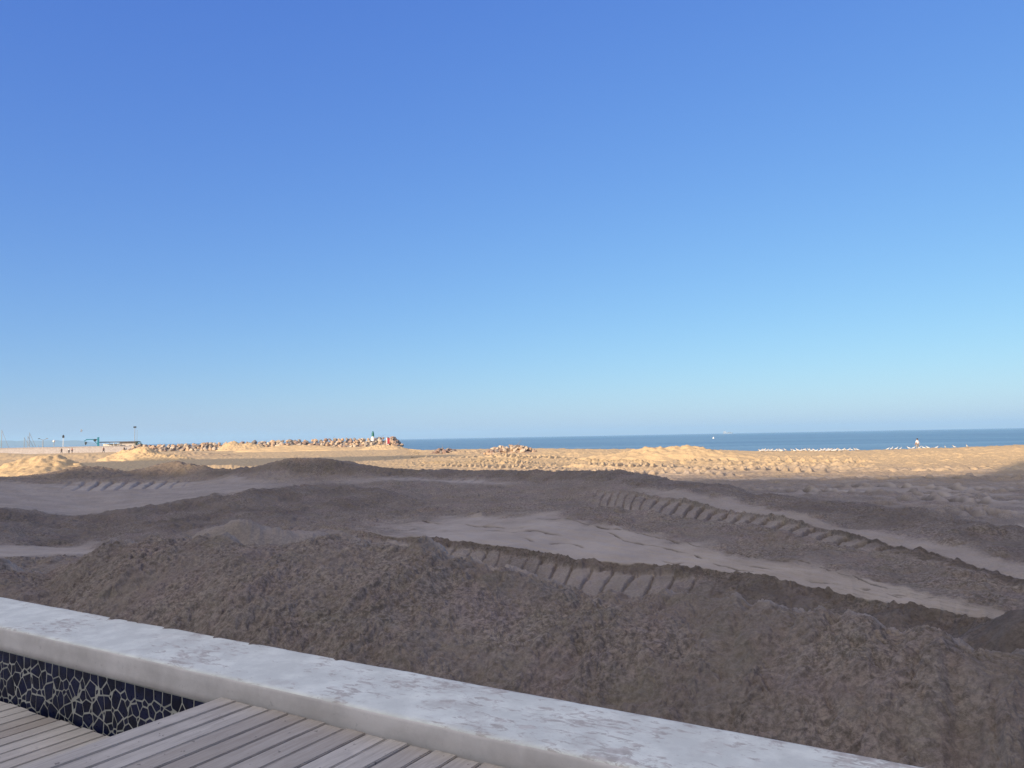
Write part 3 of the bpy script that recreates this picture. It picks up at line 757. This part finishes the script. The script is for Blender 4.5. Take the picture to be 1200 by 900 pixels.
# ------------------------------------------------------------------ sand piles further out
def pile(name, label, c, a, b, h, rot, seed, dry=1.0, sharp=1.2, n=110, base=-0.95, skew=0.0, amp=0.10, sm=0.15):
    g = np.linspace(-1.25, 1.25, n); X, Y = np.meshgrid(g, g)
    d = np.sqrt(X*X+Y*Y) + 0.16*fbm(X*1.6+seed, Y*1.6, 3, seed)
    # ridge-shaped: flat-topped along x
    dd = np.sqrt((np.maximum(np.abs(X-skew*Y)-0.35, 0)/0.65)**2+Y*Y) + 0.13*fbm(X*2+seed, Y*2, 3, seed+1)
    z = h*np.clip(1-dd, 0, 1)**(1/sharp)*(0.9+0.35*fbm(X*1.2, Y*0.3+seed, 2, seed+4))
    z += amp*fbm(X*a*1.5, Y*b*1.5, 4, seed+2)*np.clip(1.3-dd, 0, 1)*1.6 + amp*0.8*fbm(X*a*4, Y*b*2, 3, seed+3)*np.clip(1.2-dd, 0, 1)
    z -= sst(1.0, 1.25, np.maximum(np.abs(X), np.abs(Y)))*0.4
    xx = X*a; yy = Y*b
    ca, sa = math.cos(rot), math.sin(rot)
    o = grid_mesh(name, xx*ca-yy*sa, xx*sa+yy*ca, z, M_SAND, None, {'smooth_sand': np.full(X.shape, sm), 'dry_sand': np.full(X.shape, dry)})
    o.location = (c[0], c[1], base); tag(o, label, 'sand pile'); return o
def gxy(x, r):
    a = azx(x); return (r*math.sin(a), r*math.cos(a))
pile('sand_pile', 'large sunlit sand pile at the far left edge of the beach', gxy(28, 66), 6.2, 5.0, 1.62, 0.5, 3)
pile('sand_pile', 'pointed sunlit sand pile below the flat-roofed kiosk', gxy(160, 132), 6.0, 4.0, 1.9, -0.35, 4, sharp=1.0)
pile('sand_pile', 'small lumpy sunlit pile just right of the pointed pile', gxy(192, 128), 4.6, 3.0, 1.0, 0.1, 14)
pile('sand_pile', 'rounded sunlit sand pile heaped against the breakwater boulders', gxy(284, 236), 7.5, 5.0, 2.5, 0.1, 5)
pile('sand_pile', 'wide flat sunlit sand bank along the foot of the breakwater', gxy(365, 196), 18.0, 6.0, 1.45, 0.05, 6, sharp=1.6)
pile('sand_pile', 'low sunlit sand pile at the tip of the breakwater below the red marker', gxy(449, 190), 6.2, 4.0, 1.15, 0.0, 7)
pile('sand_pile', 'long bright sand ridge with a steep right end in front of the sea', gxy(775, 77), 8.8, 3.6, 1.45, 0.05, 8, sharp=1.3, skew=-0.2, amp=0.09)
pile('sand_pile', 'low tan sand pile between the two rubble heaps', gxy(548, 122), 4.0, 2.5, 0.55, 0.0, 9, dry=0.6)
pile('sand_pile', 'dim grey sand pile in shade left of the wide bank', gxy(225, 150), 9.0, 4.0, 0.9, 0.0, 10, dry=0.5)

# ------------------------------------------------------------------ rocks
def rock_mesh(seed, rough=0.0):
    rnd = random.Random(seed); bm = bmesh.new()
    for _ in range(16):
        p = Vector((rnd.gauss(0, 1), rnd.gauss(0, 1), rnd.gauss(0, 1))).normalized()*rnd.uniform(0.8, 1.05)
        bm.verts.new((p.x*0.62, p.y*0.5, p.z*0.42))
    r = bmesh.ops.convex_hull(bm, input=bm.verts[:])
    bmesh.ops.delete(bm, geom=[v for v in bm.verts if not v.link_faces], context='VERTS')
    bmesh.ops.bevel(bm, geom=bm.edges[:], offset=0.035, segments=1, affect='EDGES')
    me = bpy.data.meshes.new('boulder'); bm.to_mesh(me); bm.free(); return me
ROCKS = []
for s in range(12):
    me = rock_mesh(100+s); me.materials.append(M_ROCKS[(0, 1, 0, 2, 1, 3, 0, 1, 2, 0, 1, 3)[s]]); ROCKS.append(me)
def rock(name, p, size, rnd, label, group, pick=None, cat='boulder'):
    me = ROCKS[rnd.choice(pick) if pick else rnd.randrange(len(ROCKS))]
    o = bpy.data.objects.new(name, me); COL.objects.link(o)
    o.location = p; o.scale = (size*rnd.uniform(.85, 1.2), size*rnd.uniform(.85, 1.2), size*rnd.uniform(.85, 1.25))
    o.rotation_euler = (rnd.uniform(-.6, .6), rnd.uniform(-.6, .6), rnd.uniform(0, 6.28))
    tag(o, label, cat, group); return o
rnd = random.Random(21)
JA, JB = Vector((*gxy(158, 268), 0)), Vector((*gxy(458, 252), 0))
jd = (JB-JA).normalized(); jn = Vector((jd.y, -jd.x, 0))       # towards the camera
if jn.dot(JA) > 0: jn = -jn
JL = (JB-JA).length
# rubble core under the boulders; its dark grey paints in the shaded gaps
n = 120; ts = np.linspace(-0.02, 1.02, n); ws = np.linspace(-1, 1, 15)
T, Wd = np.meshgrid(ts, ws)
hh = (1.15+0.75*T)*np.clip(1.25-np.abs(Wd)**1.6*1.25, 0, 1)*sst(-0.02, 0.03, T)*(1-sst(0.97, 1.02, T))*1.0
Xc = JA.x+jd.x*JL*T+jn.x*3.2*Wd; Yc = JA.y+jd.y*JL*T+jn.y*3.2*Wd
Zc = -1.2 + (hh+0.35)*1.08 + 0.2*fbm(Xc*0.9, Yc*0.9, 3, 90)
core = grid_mesh('breakwater', Xc, Yc, Zc, M_ROCKS[3], smooth=False)
tag(core, 'rubble core of the long breakwater running out to the green beacon', 'breakwater')
cnt = 0
k = 0
while k < JL:
    f = k/JL; top = 1.25+1.15*f
    for row in range(4):
        s = rnd.uniform(1.0, 1.75)
        q = (row+0.5)/4
        off = 3.5-2.9*q+rnd.uniform(-.35, .35)
        zz = -0.75+(top+0.75)*q**0.9-0.25+rnd.uniform(-.15, .2)
        p = JA+jd*(k+rnd.uniform(-.6, .6))+jn*off; p.z = zz
        rock('boulder', p, s, rnd, 'angular pale tan boulder piled on the breakwater face', 'boulders of the breakwater'); cnt += 1
    k += 1.3
for a in range(34):                                           # round head
    ang = rnd.uniform(-1.7, 1.7); rr = rnd.uniform(0.5, 3.6)
    d = jd*math.cos(ang)+jn*math.sin(ang)
    p = JB+d*rr; p.z = 2.25-rr*0.8+rnd.uniform(-.2, .2)
    rock('boulder', p, rnd.uniform(1.3, 2.0), rnd, 'dark boulder piled at the seaward end of the breakwater', 'boulders at the breakwater end', pick=[3, 5, 8, 11, 1, 10])
def rubble(x0, x1, r, h, num, size, label, group, pick=None, seed=1):
    rn = random.Random(seed)
    c0 = Vector((*gxy(x0, r), 0)); c1 = Vector((*gxy(x1, r), 0)); ax = (c1-c0)/2; c = (c0+c1)/2
    nn = Vector((ax.y, -ax.x, 0)).normalized()
    for _ in range(num):
        t = rn.uniform(-1, 1); w = rn.uniform(-1, 1)
        prof = max(0, 1-abs(t-0.05)**2.2)*(1-0.9*abs(w)**1.5)
        p = c+ax*t+nn*w*1.9; p.z = -0.98+h*prof+rn.uniform(-.06, .08)
        rock('rubble_stone', p, rn.uniform(.7, 1.3)*size, rn, label, group, pick, 'rubble')
def heap_core(x0, x1, r, h, label, m, seed):
    c0 = Vector((*gxy(x0, r), 0)); c1 = Vector((*gxy(x1, r), 0)); ax = (c1-c0)/2; c = (c0+c1)/2
    o = pile('rubble_heap', label, (c.x, c.y), ax.length*0.98, 1.9, h*0.95, math.atan2(ax.y, ax.x), seed, dry=0.6, sharp=1.3, n=40, base=-1.0)
    o['category'] = 'rubble heap'; o.data.materials.clear(); o.data.materials.append(m)
heap_core(563, 628, 116, 1.05, 'mixed earth core of the larger rubble heap before the sea', M_ROCKS[1], 31)
heap_core(501, 534, 128, 0.62, 'dark earth core of the smaller rubble heap before the sea', M_ROCKS[2], 32)
rubble(563, 628, 116, 1.15, 95, 0.72, 'angular stone in the larger rubble heap before the sea', 'stones of the larger rubble heap', seed=3)
rubble(501, 534, 128, 0.75, 34, 0.75, 'dark stone in the smaller rubble heap left of the larger heap', 'stones of the smaller rubble heap', [3, 5, 8, 11], 4)

# ------------------------------------------------------------------ harbour side, left
def wall_far():
    a = Vector((*gxy(-70, 282), 0)); b = Vector((*gxy(163, 280), 0)); d = b-a
    root = empty('sea_wall', (a.x, a.y, -1.2), math.atan2(d.y, d.x)); tag(root, 'low grey concrete wall along the left end of the beach', 'wall')
    L = d.length
    mb = MB(); mb.box((L/2, 0, 1.05), (L, 0.5, 2.1)); mb.build('wall_body', M_PLASTER, root)
    mb = MB(); mb.box((L/2, 0, 2.18), (L+0.1, 0.75, 0.18), bevel=0.03); mb.build('coping', M_PLASTER, root)
wall_far()
def kiosk():
    a = Vector((*gxy(119, 300), 0)); b = Vector((*gxy(160, 298), 0)); d = b-a; L = d.length
    root = empty('beach_kiosk', (a.x, a.y, -1.0), math.atan2(d.y, d.x)); tag(root, 'long low kiosk with a thin dark flat roof behind the grey wall', 'kiosk')
    mb = MB(); mb.box((L/2, 0, 3.35), (L+1.2, 5.0, 0.32), bevel=0.04); mb.build('roof', M_ROOF, root)
    mb = MB(); mb.box((L*0.76, 0.4, 1.6), (L*0.46, 3.6, 3.17)); mb.build('wall', M_PLASTER, root)
    mb = MB(); mb.box((L*0.25, 1.7, 1.4), (L*0.48, 0.2, 2.7)); mb.build('rear_wall', M_WHITE, root)
    for k in range(5):
        mb = MB(); mb.tube((L*(0.02+0.12*k), -2.0, 0), (L*(0.02+0.12*k), -2.0, 3.19), 0.09); mb.build('post', M_WHITE, root)
    mb = MB(); mb.box((L*0.62, -1.45, 1.7), (1.6, 0.1, 1.2)); mb.build('window', M_GLASS, root)
    mb = MB(); mb.box((L*0.85, -1.45, 1.1), (1.0, 0.1, 2.2)); mb.build('door', M_DARK, root)
kiosk()
def bush(p, w, h, seed, label):
    rn = random.Random(seed); root = empty('bush', p); tag(root, label, 'bush')
    mb = MB()
    for _ in range(7): mb.tube((0, 0, 0), (rn.uniform(-w, w)*.4, rn.uniform(-w, w)*.4, h*rn.uniform(.5, .85)), 0.05, 0.02, 5)
    mb.build('stem', M_HAIR, root)
    mb = MB()
    for _ in range(420):
        a = rn.uniform(0, 6.28); rr = w*math.sqrt(rn.random())*0.5; z = h*(0.15+0.85*rn.random())
        rr *= 0.6+0.6*math.sin(math.pi*min(1, z/h*0.9+0.1)); c = Vector((rr*math.cos(a), rr*math.sin(a), z))
        d1 = Vector((rn.gauss(0, 1), rn.gauss(0, 1), rn.gauss(0, 1))).normalized()*0.16; d2 = d1.orthogonal().normalized()*0.07
        mb.poly([c-d1, c+d2, c+d1, c-d2])
    mb.build('foliage', M_LEAF, root)
pb = gxy(161.5, 292); bush((pb[0], pb[1], -0.9), 2.6, 3.3, 8, 'dark green bush at the right end of the kiosk')
pb = gxy(165.2, 280); bush((pb[0], pb[1], -0.9), 1.4, 2.5, 9, 'small thin green bush between the kiosk and the boulders')

def post_thing(name, label, x, r, top, cat, build, base=-0.9):
    a = gxy(x, r); root = empty(name, (a[0], a[1], base), -azx(x)); tag(root, label, cat); build(root, top-base); return root
def ht(x, y, r): return site(x, y, r).z
def b_floodmast(root, H):
    mb = MB(); mb.tube((0, 0, 0), (0, 0, H), 0.12, 0.07); mb.build('pole', M_GREY, root)
    mb = MB(); mb.box((0, 0, H+0.15), (0.95, 0.3, 0.55), bevel=0.04); mb.build('lamp_head', M_DARK, root)
def b_pole(root, H):
    mb = MB(); mb.tube((0, 0, 0), (0, 0, H), 0.07, 0.04); mb.build('pole', M_GREY, root)
    mb = MB(); mb.ball((0, 0, H), 0.09, 1); mb.build('finial', M_GREY, root)
def b_twin(root, H):
    mb = MB(); mb.tube((0, 0, 0), (0, 0, H*0.55), 0.20, 0.13); mb.tube((0, 0, H*0.55), (0, 0, H), 0.13, 0.09); mb.build('pole', M_GREY, root)
    mb = MB(); mb.tube((-1.0, 0, H+0.45), (0, 0, H-0.05), 0.07); mb.tube((1.0, 0, H+0.35), (0, 0, H-0.05), 0.07); mb.build('arm', M_GREY, root)
    for sx, m in ((-1, M_DARK), (1, M_GREY)):
        mb = MB(); mb.box((sx*1.15, 0, H+0.45), (0.6, 0.3, 0.22), bevel=0.03); mb.build('lamp_head', m, root)
def b_globe(root, H):
    mb = MB(); mb.tube((0, 0, 0), (0, 0, H), 0.12, 0.08); mb.build('pole', M_GREY, root)
    mb = MB(); mb.ball((0, 0, H+0.35), 0.42, 2); mb.build('globe', M_WHITE, root, True)
def b_darklamp(root, H):
    mb = MB(); mb.tube((0, 0, 0), (0, 0, H), 0.10, 0.07); mb.build('pole', M_WHITE, root)
    mb = MB(); mb.box((0, 0, H+0.35), (0.65, 0.65, 0.75), bevel=0.08); mb.tube((0, 0, H+0.72), (0, 0, H+1.0), 0.3, 0.05); mb.build('lamp_head', M_DARK, root)
post_thing('floodlight_mast', 'tallest pale mast with a dark lamp box rising behind the kiosk', 157.6, 305, ht(157.6, 501, 305), 'floodlight', b_floodmast)
post_thing('slim_pole', 'thin bare pole close beside the tall floodlight mast', 160.3, 306, ht(160.3, 504.5, 306), 'pole', b_pole)
post_thing('street_lamp', 'grey lamp post with two short arms like a letter T', 50.3, 300, ht(50.3, 515.6, 300), 'street lamp', b_twin)
post_thing('street_lamp', 'lamp post with a white globe on top', 63.2, 300, ht(63.2, 518.2, 300), 'street lamp', b_globe)
post_thing('street_lamp', 'white lamp post with a dark square lantern on top', 74.0, 300, ht(74, 513, 300), 'street lamp', b_darklamp)
post_thing('slim_pole', 'short thin pole left of the twin armed lamp post', 45.3, 300, ht(45.3, 522, 300), 'pole', b_pole)
def b_crane(root, H):
    mb = MB(); mb.box((0, 0, H/2), (0.62, 0.6, H), bevel=0.04); mb.build('post', M_TEAL, root)
    mb = MB(); mb.box((-1.9, 0, H-0.75), (3.4, 0.3, 0.30)); mb.tube((-0.3, 0, H-2.2), (-1.6, 0, H-0.85), 0.11); mb.box((-3.85, 0, H-1.05), (0.9, 0.26, 0.26), tilt=(-0.6, 'Y')); mb.build('arm', M_TEAL, root)
    mb = MB(); mb.box((-0.95, 0, H-1.0), (0.8, 0.5, 0.75), bevel=0.05); mb.build('winch', M_DARK, root)
    mb = MB(); mb.tube((-3.7, 0, H-1.1), (-3.7, 0, H-1.7), 0.03); mb.tube((-3.75, 0, H-2.6), (-3.65, 0, H-1.6), 0.12, 0.42, 6); mb.build('hook_block', M_DARK, root)
post_thing('jib_crane', 'teal blue steel jib crane with a dark hoist hanging from its arm', 115, 296, ht(115, 512.3, 296), 'crane', b_crane)

def sailboat(x, r, ytop, label, rake, seed, boom=True):
    p = gxy(x, r); root = empty('sailboat', (p[0], p[1], -2.5), -azx(x)+seed*0.2); tag(root, label, 'sailboat', None)
    H = ht(x, ytop, r)+2.5
    bm = bmesh.new()
    secs = []
    for k, t in enumerate(np.linspace(-1, 1, 9)):
        w = 1.15*(1-max(0, t)**2.2)*(1 if t > -1 else .8); zt = 0.95+0.25*t*t
        secs.append([bm.verts.new((t*3.6, s*w*q, zz)) for s, q, zz in ((-1, 1, zt), (-1, .8, .2), (-1, .05, -.35), (1, .05, -.35), (1, .8, .2), (1, 1, zt))])
    for a, b in zip(secs[:-1], secs[1:]):
        for i in range(6): bm.faces.new((a[i], a[(i+1) % 6], b[(i+1) % 6], b[i]))
    bm.faces.new(secs[0]); bm.faces.new(secs[-1][::-1])
    bmesh.ops.recalc_face_normals(bm, faces=bm.faces[:])
    me = bpy.data.meshes.new('hull'); bm.to_mesh(me); bm.free(); mesh_obj('hull', me, M_WHITE, root)
    mb = MB(); mb.box((-0.2, 0, 1.35), (2.6, 1.3, 0.55), bevel=0.12); mb.build('cabin', M_WHITE, root)
    mb = MB(); mb.tube((0.4, 0, 0.9), (0.4, 0, H), 0.11, 0.08); mb.build('mast', M_GREY, root)
    mb = MB(); mb.tube((0.4, 0, 2.1), (-2.8, 0, 2.2), 0.09); mb.build('boom', M_GREY, root)
    mb = MB(); mb.tube((0.4, 0, H*0.97), (3.5, 0, 1.2), 0.06); mb.build('forestay', M_GREY, root)
sailboat(27.0, 345, 512.5, 'sailboat with the shortest mast behind the grey wall', 0, 1)
sailboat(31.3, 346, 510.8, 'sailboat with a middle-height mast between two others', 0, 2)
sailboat(33.0, 352, 506.8, 'sailboat with the tallest mast and a slanting stay', 0, 0)
sailboat(0.4, 340, 503.5, 'sailboat whose tall mast stands at the left edge of the photo', 0, -1)

# ------------------------------------------------------------------ beacon and marker on the breakwater
def beacon():
    p = site(437, 512.6, 250); root = empty('harbour_beacon', (p.x, p.y, 1.55)); tag(root, 'small green harbour beacon on a white base atop the breakwater', 'beacon')
    z0 = ht(437, 512.0, 250)-1.55; z1 = ht(437, 505.2, 250)-1.55
    mb = MB(); mb.tube((0, 0, -0.4), (0, 0, z0+0.1), 0.48, 0.42, 14); mb.build('base', M_WHITE, root)
    mb = MB(); mb.tube((0, 0, z0+0.1), (0, 0, z1-0.45), 0.42, 0.36, 14); mb.build('tower', M_GREEN, root)
    mb = MB(); mb.tube((0, 0, z1-0.45), (0, 0, z1-0.15), 0.22, 0.20, 10); mb.tube((0, 0, z1-0.15), (0, 0, z1+0.05), 0.24, 0.03, 10); mb.build('lantern', M_GREEN, root)
beacon()
def marker():
    p = gxy(453.8, 236); root = empty('channel_marker', (p[0], p[1], -0.7), 0.15); tag(root, 'red marker board on a white post before the breakwater end', 'marker')
    zt = ht(453.8, 513.6, 236)+0.7; zm = ht(453.8, 520, 236)+0.7
    mb = MB(); mb.box((0.15, 0, (zt+zm)/2), (0.72, 0.14, zt-zm), bevel=0.02); mb.build('board', M_RED, root)
    mb = MB(); mb.box((-0.36, 0.02, (zt+zm)/2+0.12), (0.22, 0.12, zt-zm+0.2)); mb.box((0, 0.12, zm/2), (0.25, 0.1, zm+0.6)); mb.build('post', M_WHITE, root)
    mb = MB(); mb.box((-0.1, 0.1, 0.35), (0.7, 0.6, 0.7), bevel=0.05); mb.build('foot', M_WHITE, root)
marker()

# ------------------------------------------------------------------ people
def skin_mesh(name, verts, edges, radii, sub=1):
    me = bpy.data.meshes.new(name); me.from_pydata(verts, edges, []); o = bpy.data.objects.new(name, me); COL.objects.link(o)
    sk = o.modifiers.new('s', 'SKIN')
    for i, r in enumerate(radii): me.skin_vertices[0].data[i].radius = (r, r)
    me.skin_vertices[0].data[0].use_root = True
    o.modifiers.new('d', 'SUBSURF').levels = sub; o.modifiers['d'].render_levels = sub
    dg = bpy.context.evaluated_depsgraph_get(); m2 = bpy.data.meshes.new_from_object(o.evaluated_get(dg)); m2.name = name
    bpy.data.objects.remove(o); bpy.data.meshes.remove(me); return m2
def person(p, rz, label, top, legs_m, stride=0.15, height=1.72, arm=0.1):
    root = empty('person', p, rz); tag(root, label, 'person'); root.scale = (height/1.72,)*3
    s = stride
    V = [(0, 0, .95), (0, 0, 1.15), (0, 0, 1.36), (0, 0, 1.47), (0, .01, 1.56), (0, .015, 1.66),
         (-.17, 0, 1.40), (-.22, -.02+arm, 1.13), (-.22, .08+arm, .90), (-.21, .11+arm, .82),
         (.17, 0, 1.40), (.22, .02-arm, 1.13), (.22, .08-arm, .90), (.21, .11-arm, .82),
         (-.09, 0, .90), (-.10, s*.7, .50), (-.10, s, .09), (-.10, s+.14, .035),
         (.09, 0, .90), (.10, -s*.5, .50), (.10, -s, .09), (.10, -s+.14, .035)]
    E = [(0, 1), (1, 2), (2, 3), (3, 4), (4, 5), (2, 6), (6, 7), (7, 8), (8, 9), (2, 10), (10, 11), (11, 12), (12, 13),
         (0, 14), (14, 15), (15, 16), (16, 17), (0, 18), (18, 19), (19, 20), (20, 21)]
    R = [.13, .125, .14, .055, .085, .075, .06, .048, .038, .035, .06, .048, .038, .035, .09, .062, .042, .035, .09, .062, .042, .035]
    mesh_obj('body', skin_mesh('body', V, E, R), M_SKIN, root, True)
    ts = [0, 1, 2, 6, 7, 10, 11]; ix = {a: i for i, a in enumerate(ts)}
    mesh_obj('shirt', skin_mesh('shirt', [V[i] for i in ts], [(ix[a], ix[b]) for a, b in E if a in ix and b in ix], [R[i]*1.22+.008 for i in ts]), top, root, True)
    ls = [0, 14, 15, 16, 18, 19, 20]; ix = {a: i for i, a in enumerate(ls)}
    mesh_obj('trousers', skin_mesh('trousers', [V[i] for i in ls], [(ix[a], ix[b]) for a, b in E if a in ix and b in ix], [R[i]*1.2+.01 for i in ls]), legs_m, root, True)
    mb = MB(); mb.ball((0, -.015, 1.645), 0.105, 2, (0.92, 1.05, 0.95)); mb.build('hair', M_HAIR, root, True)
def gz(x, r, z=-0.92): a = gxy(x, r); return (a[0], a[1], z)
person(gz(81.0, 262), 0.4, 'person in a white top standing left of the person in dark red', M_PALEC, M_NAVYC)
person(gz(84.6, 261), -0.3, 'person in dark red standing under the square lantern lamp', M_REDC, M_NAVYC)
person(gz(72.3, 262), 1.2, 'person in dark clothes at the foot of the white lamp post', M_NAVYC, M_NAVYC, 0.2, 1.6)
person(gz(121.5, 258), 1.4, 'person in red walking below the teal crane', M_REDC, M_NAVYC, 0.25)
person(gz(145.5, 262), 1.5, 'person in dark clothes walking past the kiosk', M_NAVYC, M_NAVYC, 0.25)
person(gz(147.4, 264), 1.5, 'person in pale clothes walking past the kiosk', M_PALEC, M_GREYC, 0.25)
pp = gxy(1072, 118); person((pp[0], pp[1], -1.35), 0.5, 'person in white standing alone at the water\'s edge', M_PALEC, M_GREYC, 0.12, 1.75)

# ------------------------------------------------------------------ gulls along the waterline
def gull_mesh():
    bm = bmesh.new()
    prof = [(-.24, .09, .010, .006), (-.16, .11, .035, .03), (-.06, .14, .065, .06), (.04, .16, .07, .075), (.12, .20, .05, .06), (.155, .26, .032, .036), (.17, .30, .036, .034), (.205, .305, .025, .022), (.235, .30, .008, .008), (.27, .295, .003, .004)]
    rings = []
    for x, z, w, h in prof:
        rings.append([bm.verts.new((x, w*math.cos(a), z+h*math.sin(a))) for a in np.linspace(0, 2*math.pi, 9)[:-1]])
    for k, (a, b) in enumerate(zip(rings[:-1], rings[1:])):
        for i in range(8):
            f = bm.faces.new((a[i], a[(i+1) % 8], b[(i+1) % 8], b[i])); f.smooth = True
            up = i in (0, 1, 2, 3)
            f.material_index = 1 if (k <= 3 and up) else (2 if k >= 7 else 0)
    bm.faces.new(rings[0][::-1]); bm.faces.new(rings[-1])
    for s in (-.025, .025):
        g = bmesh.ops.create_cone(bm, cap_ends=True, segments=5, radius1=.006, radius2=.008, depth=.11, matrix=Matrix.Translation((0.01, s, .045)))
        for f in {f for v in g['verts'] for f in v.link_faces}: f.material_index = 2
    bmesh.ops.recalc_face_normals(bm, faces=bm.faces[:])
    me = bpy.data.meshes.new('gull'); bm.to_mesh(me); bm.free()
    for m in (simple('gull_white', (0.56, 0.56, 0.55), 0.8), simple('gull_grey', (0.5, 0.5, 0.51), 0.8), simple('gull_beak', (0.35, 0.17, 0.03), 0.6)): me.materials.append(m)
    return me
GULL = gull_mesh()
rnd = random.Random(77)
rNk = [(bearing(x, y)[0], r, EYE+bearing(x, y)[1]*r) for x, y, r in L_N]
def shore(x, dr):
    a = azx(x); r = float(np.exp(pchip([k[0] for k in rNk], np.log([k[1] for k in rNk]), np.array([a]))[0]))+dr
    az, s = bearing(x, 0); 
    zs = pchip([k[0] for k in rNk], [bearing(px_, py_)[1] for px_, py_, _ in L_N], np.array([a]))[0]
    return a, r, EYE+float(zs)*(r-dr)
def gull(x, dr, group, label, size=1.0):
    a, r, z = shore(x, dr)
    o = bpy.data.objects.new('gull', GULL); COL.objects.link(o)
    o.location = (r*math.sin(a), r*math.cos(a), z-0.02); s = size*rnd.uniform(0.9, 1.15); o.scale = (s, s, s)
    o.rotation_euler = (0, 0, rnd.choice((0, math.pi))+rnd.uniform(-.7, .7)); tag(o, label, 'gull', group)
for i in range(62):
    x = rnd.uniform(887, 982); gull(x, rnd.uniform(-4.5, 0.2), 'gulls crowded at the waterline', 'white gull in the crowded part of the flock at the waterline')
for x in (985, 988, 991.5, 995, 999, 1002):
    gull(x, -.3, 'gulls spaced out beside the crowded flock', 'white gull spaced out just right of the crowded flock')
for x in (1037, 1041.5, 1047, 1052, 1062, 1067, 1074, 1079, 1084, 1094, 1104.5, 1115, 1130):
    gull(x, -.3, 'gulls in a thin row along the beach edge', 'white gull in the thin row around the standing person')
# flying gull
mb = MB(); 
mb.ball((0, 0, 0), 0.1, 2, (2.0, 0.8, 0.8)); mb.ball((0.22, 0, .02), 0.06, 1)
for s in (-1, 1):
    mb.poly([(0.10, s*.05, .03), (0.14, s*.35, .16), (0.0, s*.36, .15), (-.08, s*.05, .03)]); mb.poly([(0.14, s*.35, .16), (-.02, s*.75, .08), (0.0, s*.36, .15)])
fg = mb.build('gull', simple('gull_wing', (0.2, 0.2, 0.21), 0.8)); fp = site(95.2, 505.2, 180); fg.location = fp; fg.scale = (1.1,)*3; fg.rotation_euler = (0.5, -0.3, 0.4)
tag(fg, 'dark gull in flight above the teal crane', 'gull')

# ------------------------------------------------------------------ ship and float
def ship():
    p = site(853, 507.2, 5000); root = empty('ship', (p.x, p.y, -2.5), -azx(853)); tag(root, 'distant pale ship on the horizon', 'ship')
    mb = MB(); bm = mb.bm
    top = [(-30, -6), (24, -6), (33, 0), (24, 6), (-30, 6)]; bot = [(-28, -5), (22, -5), (27, 0), (22, 5), (-28, 5)]
    tv = [bm.verts.new((a, b, 6)) for a, b in top]; bv = [bm.verts.new((a, b, -1)) for a, b in bot]
    bm.faces.new(tv); bm.faces.new(bv[::-1])
    for i in range(5): bm.faces.new((bv[i], bv[(i+1) % 5], tv[(i+1) % 5], tv[i]))
    bmesh.ops.recalc_face_normals(bm, faces=bm.faces[:])
    mb.build('hull', M_GREY, root)
    mb = MB(); mb.box((-18, 0, 10), (18, 10, 8), bevel=0.6); mb.box((-18, 0, 15.2), (10, 8, 2.4), bevel=0.3); mb.build('superstructure', M_GREY, root)
    mb = MB(); mb.tube((-22, 0, 16), (-22, 0, 21), 1.4, 1.2); mb.build('funnel', M_DARK, root)
    mb = MB(); mb.box((10, 0, 7.6), (16, 9, 3.2), bevel=0.2); mb.build('deck_cargo', M_DARK, root)
ship()
p = site(836, 511.3, 600)
root = empty('mooring_float', (p.x, p.y, -2.6)); tag(root, 'small white float on the sea left below the ship', 'float')
mb = MB(); mb.ball((0, 0, 0.5), 0.75, 2, (1, 1, .8)); mb.build('float_body', M_WHITE, root, True)
mb = MB(); mb.tube((0, 0, 1.0), (0, 0, 1.9), 0.07, 0.05); mb.ball((0, 0, 1.9), .14, 1); mb.build('pole', M_WHITE, root)

# ------------------------------------------------------------------ stray clods and sticks on the sand
def ground_hit(x, y, r):
    q = site(x, y, r); return q
rnd = random.Random(5)
for x, y, r, s, lab in [(612, 541.5, 74, 0.40, 'single dark lump lying on the sunlit tracks'), (965, 589, 17.6, 0.12, 'single dark clod on the shaded ridge to the right')]:
    q = site(x, y, r); q.z -= s*0.1
    rock('sand_clod', q, s, rnd, lab, None, [3, 5], 'clod')
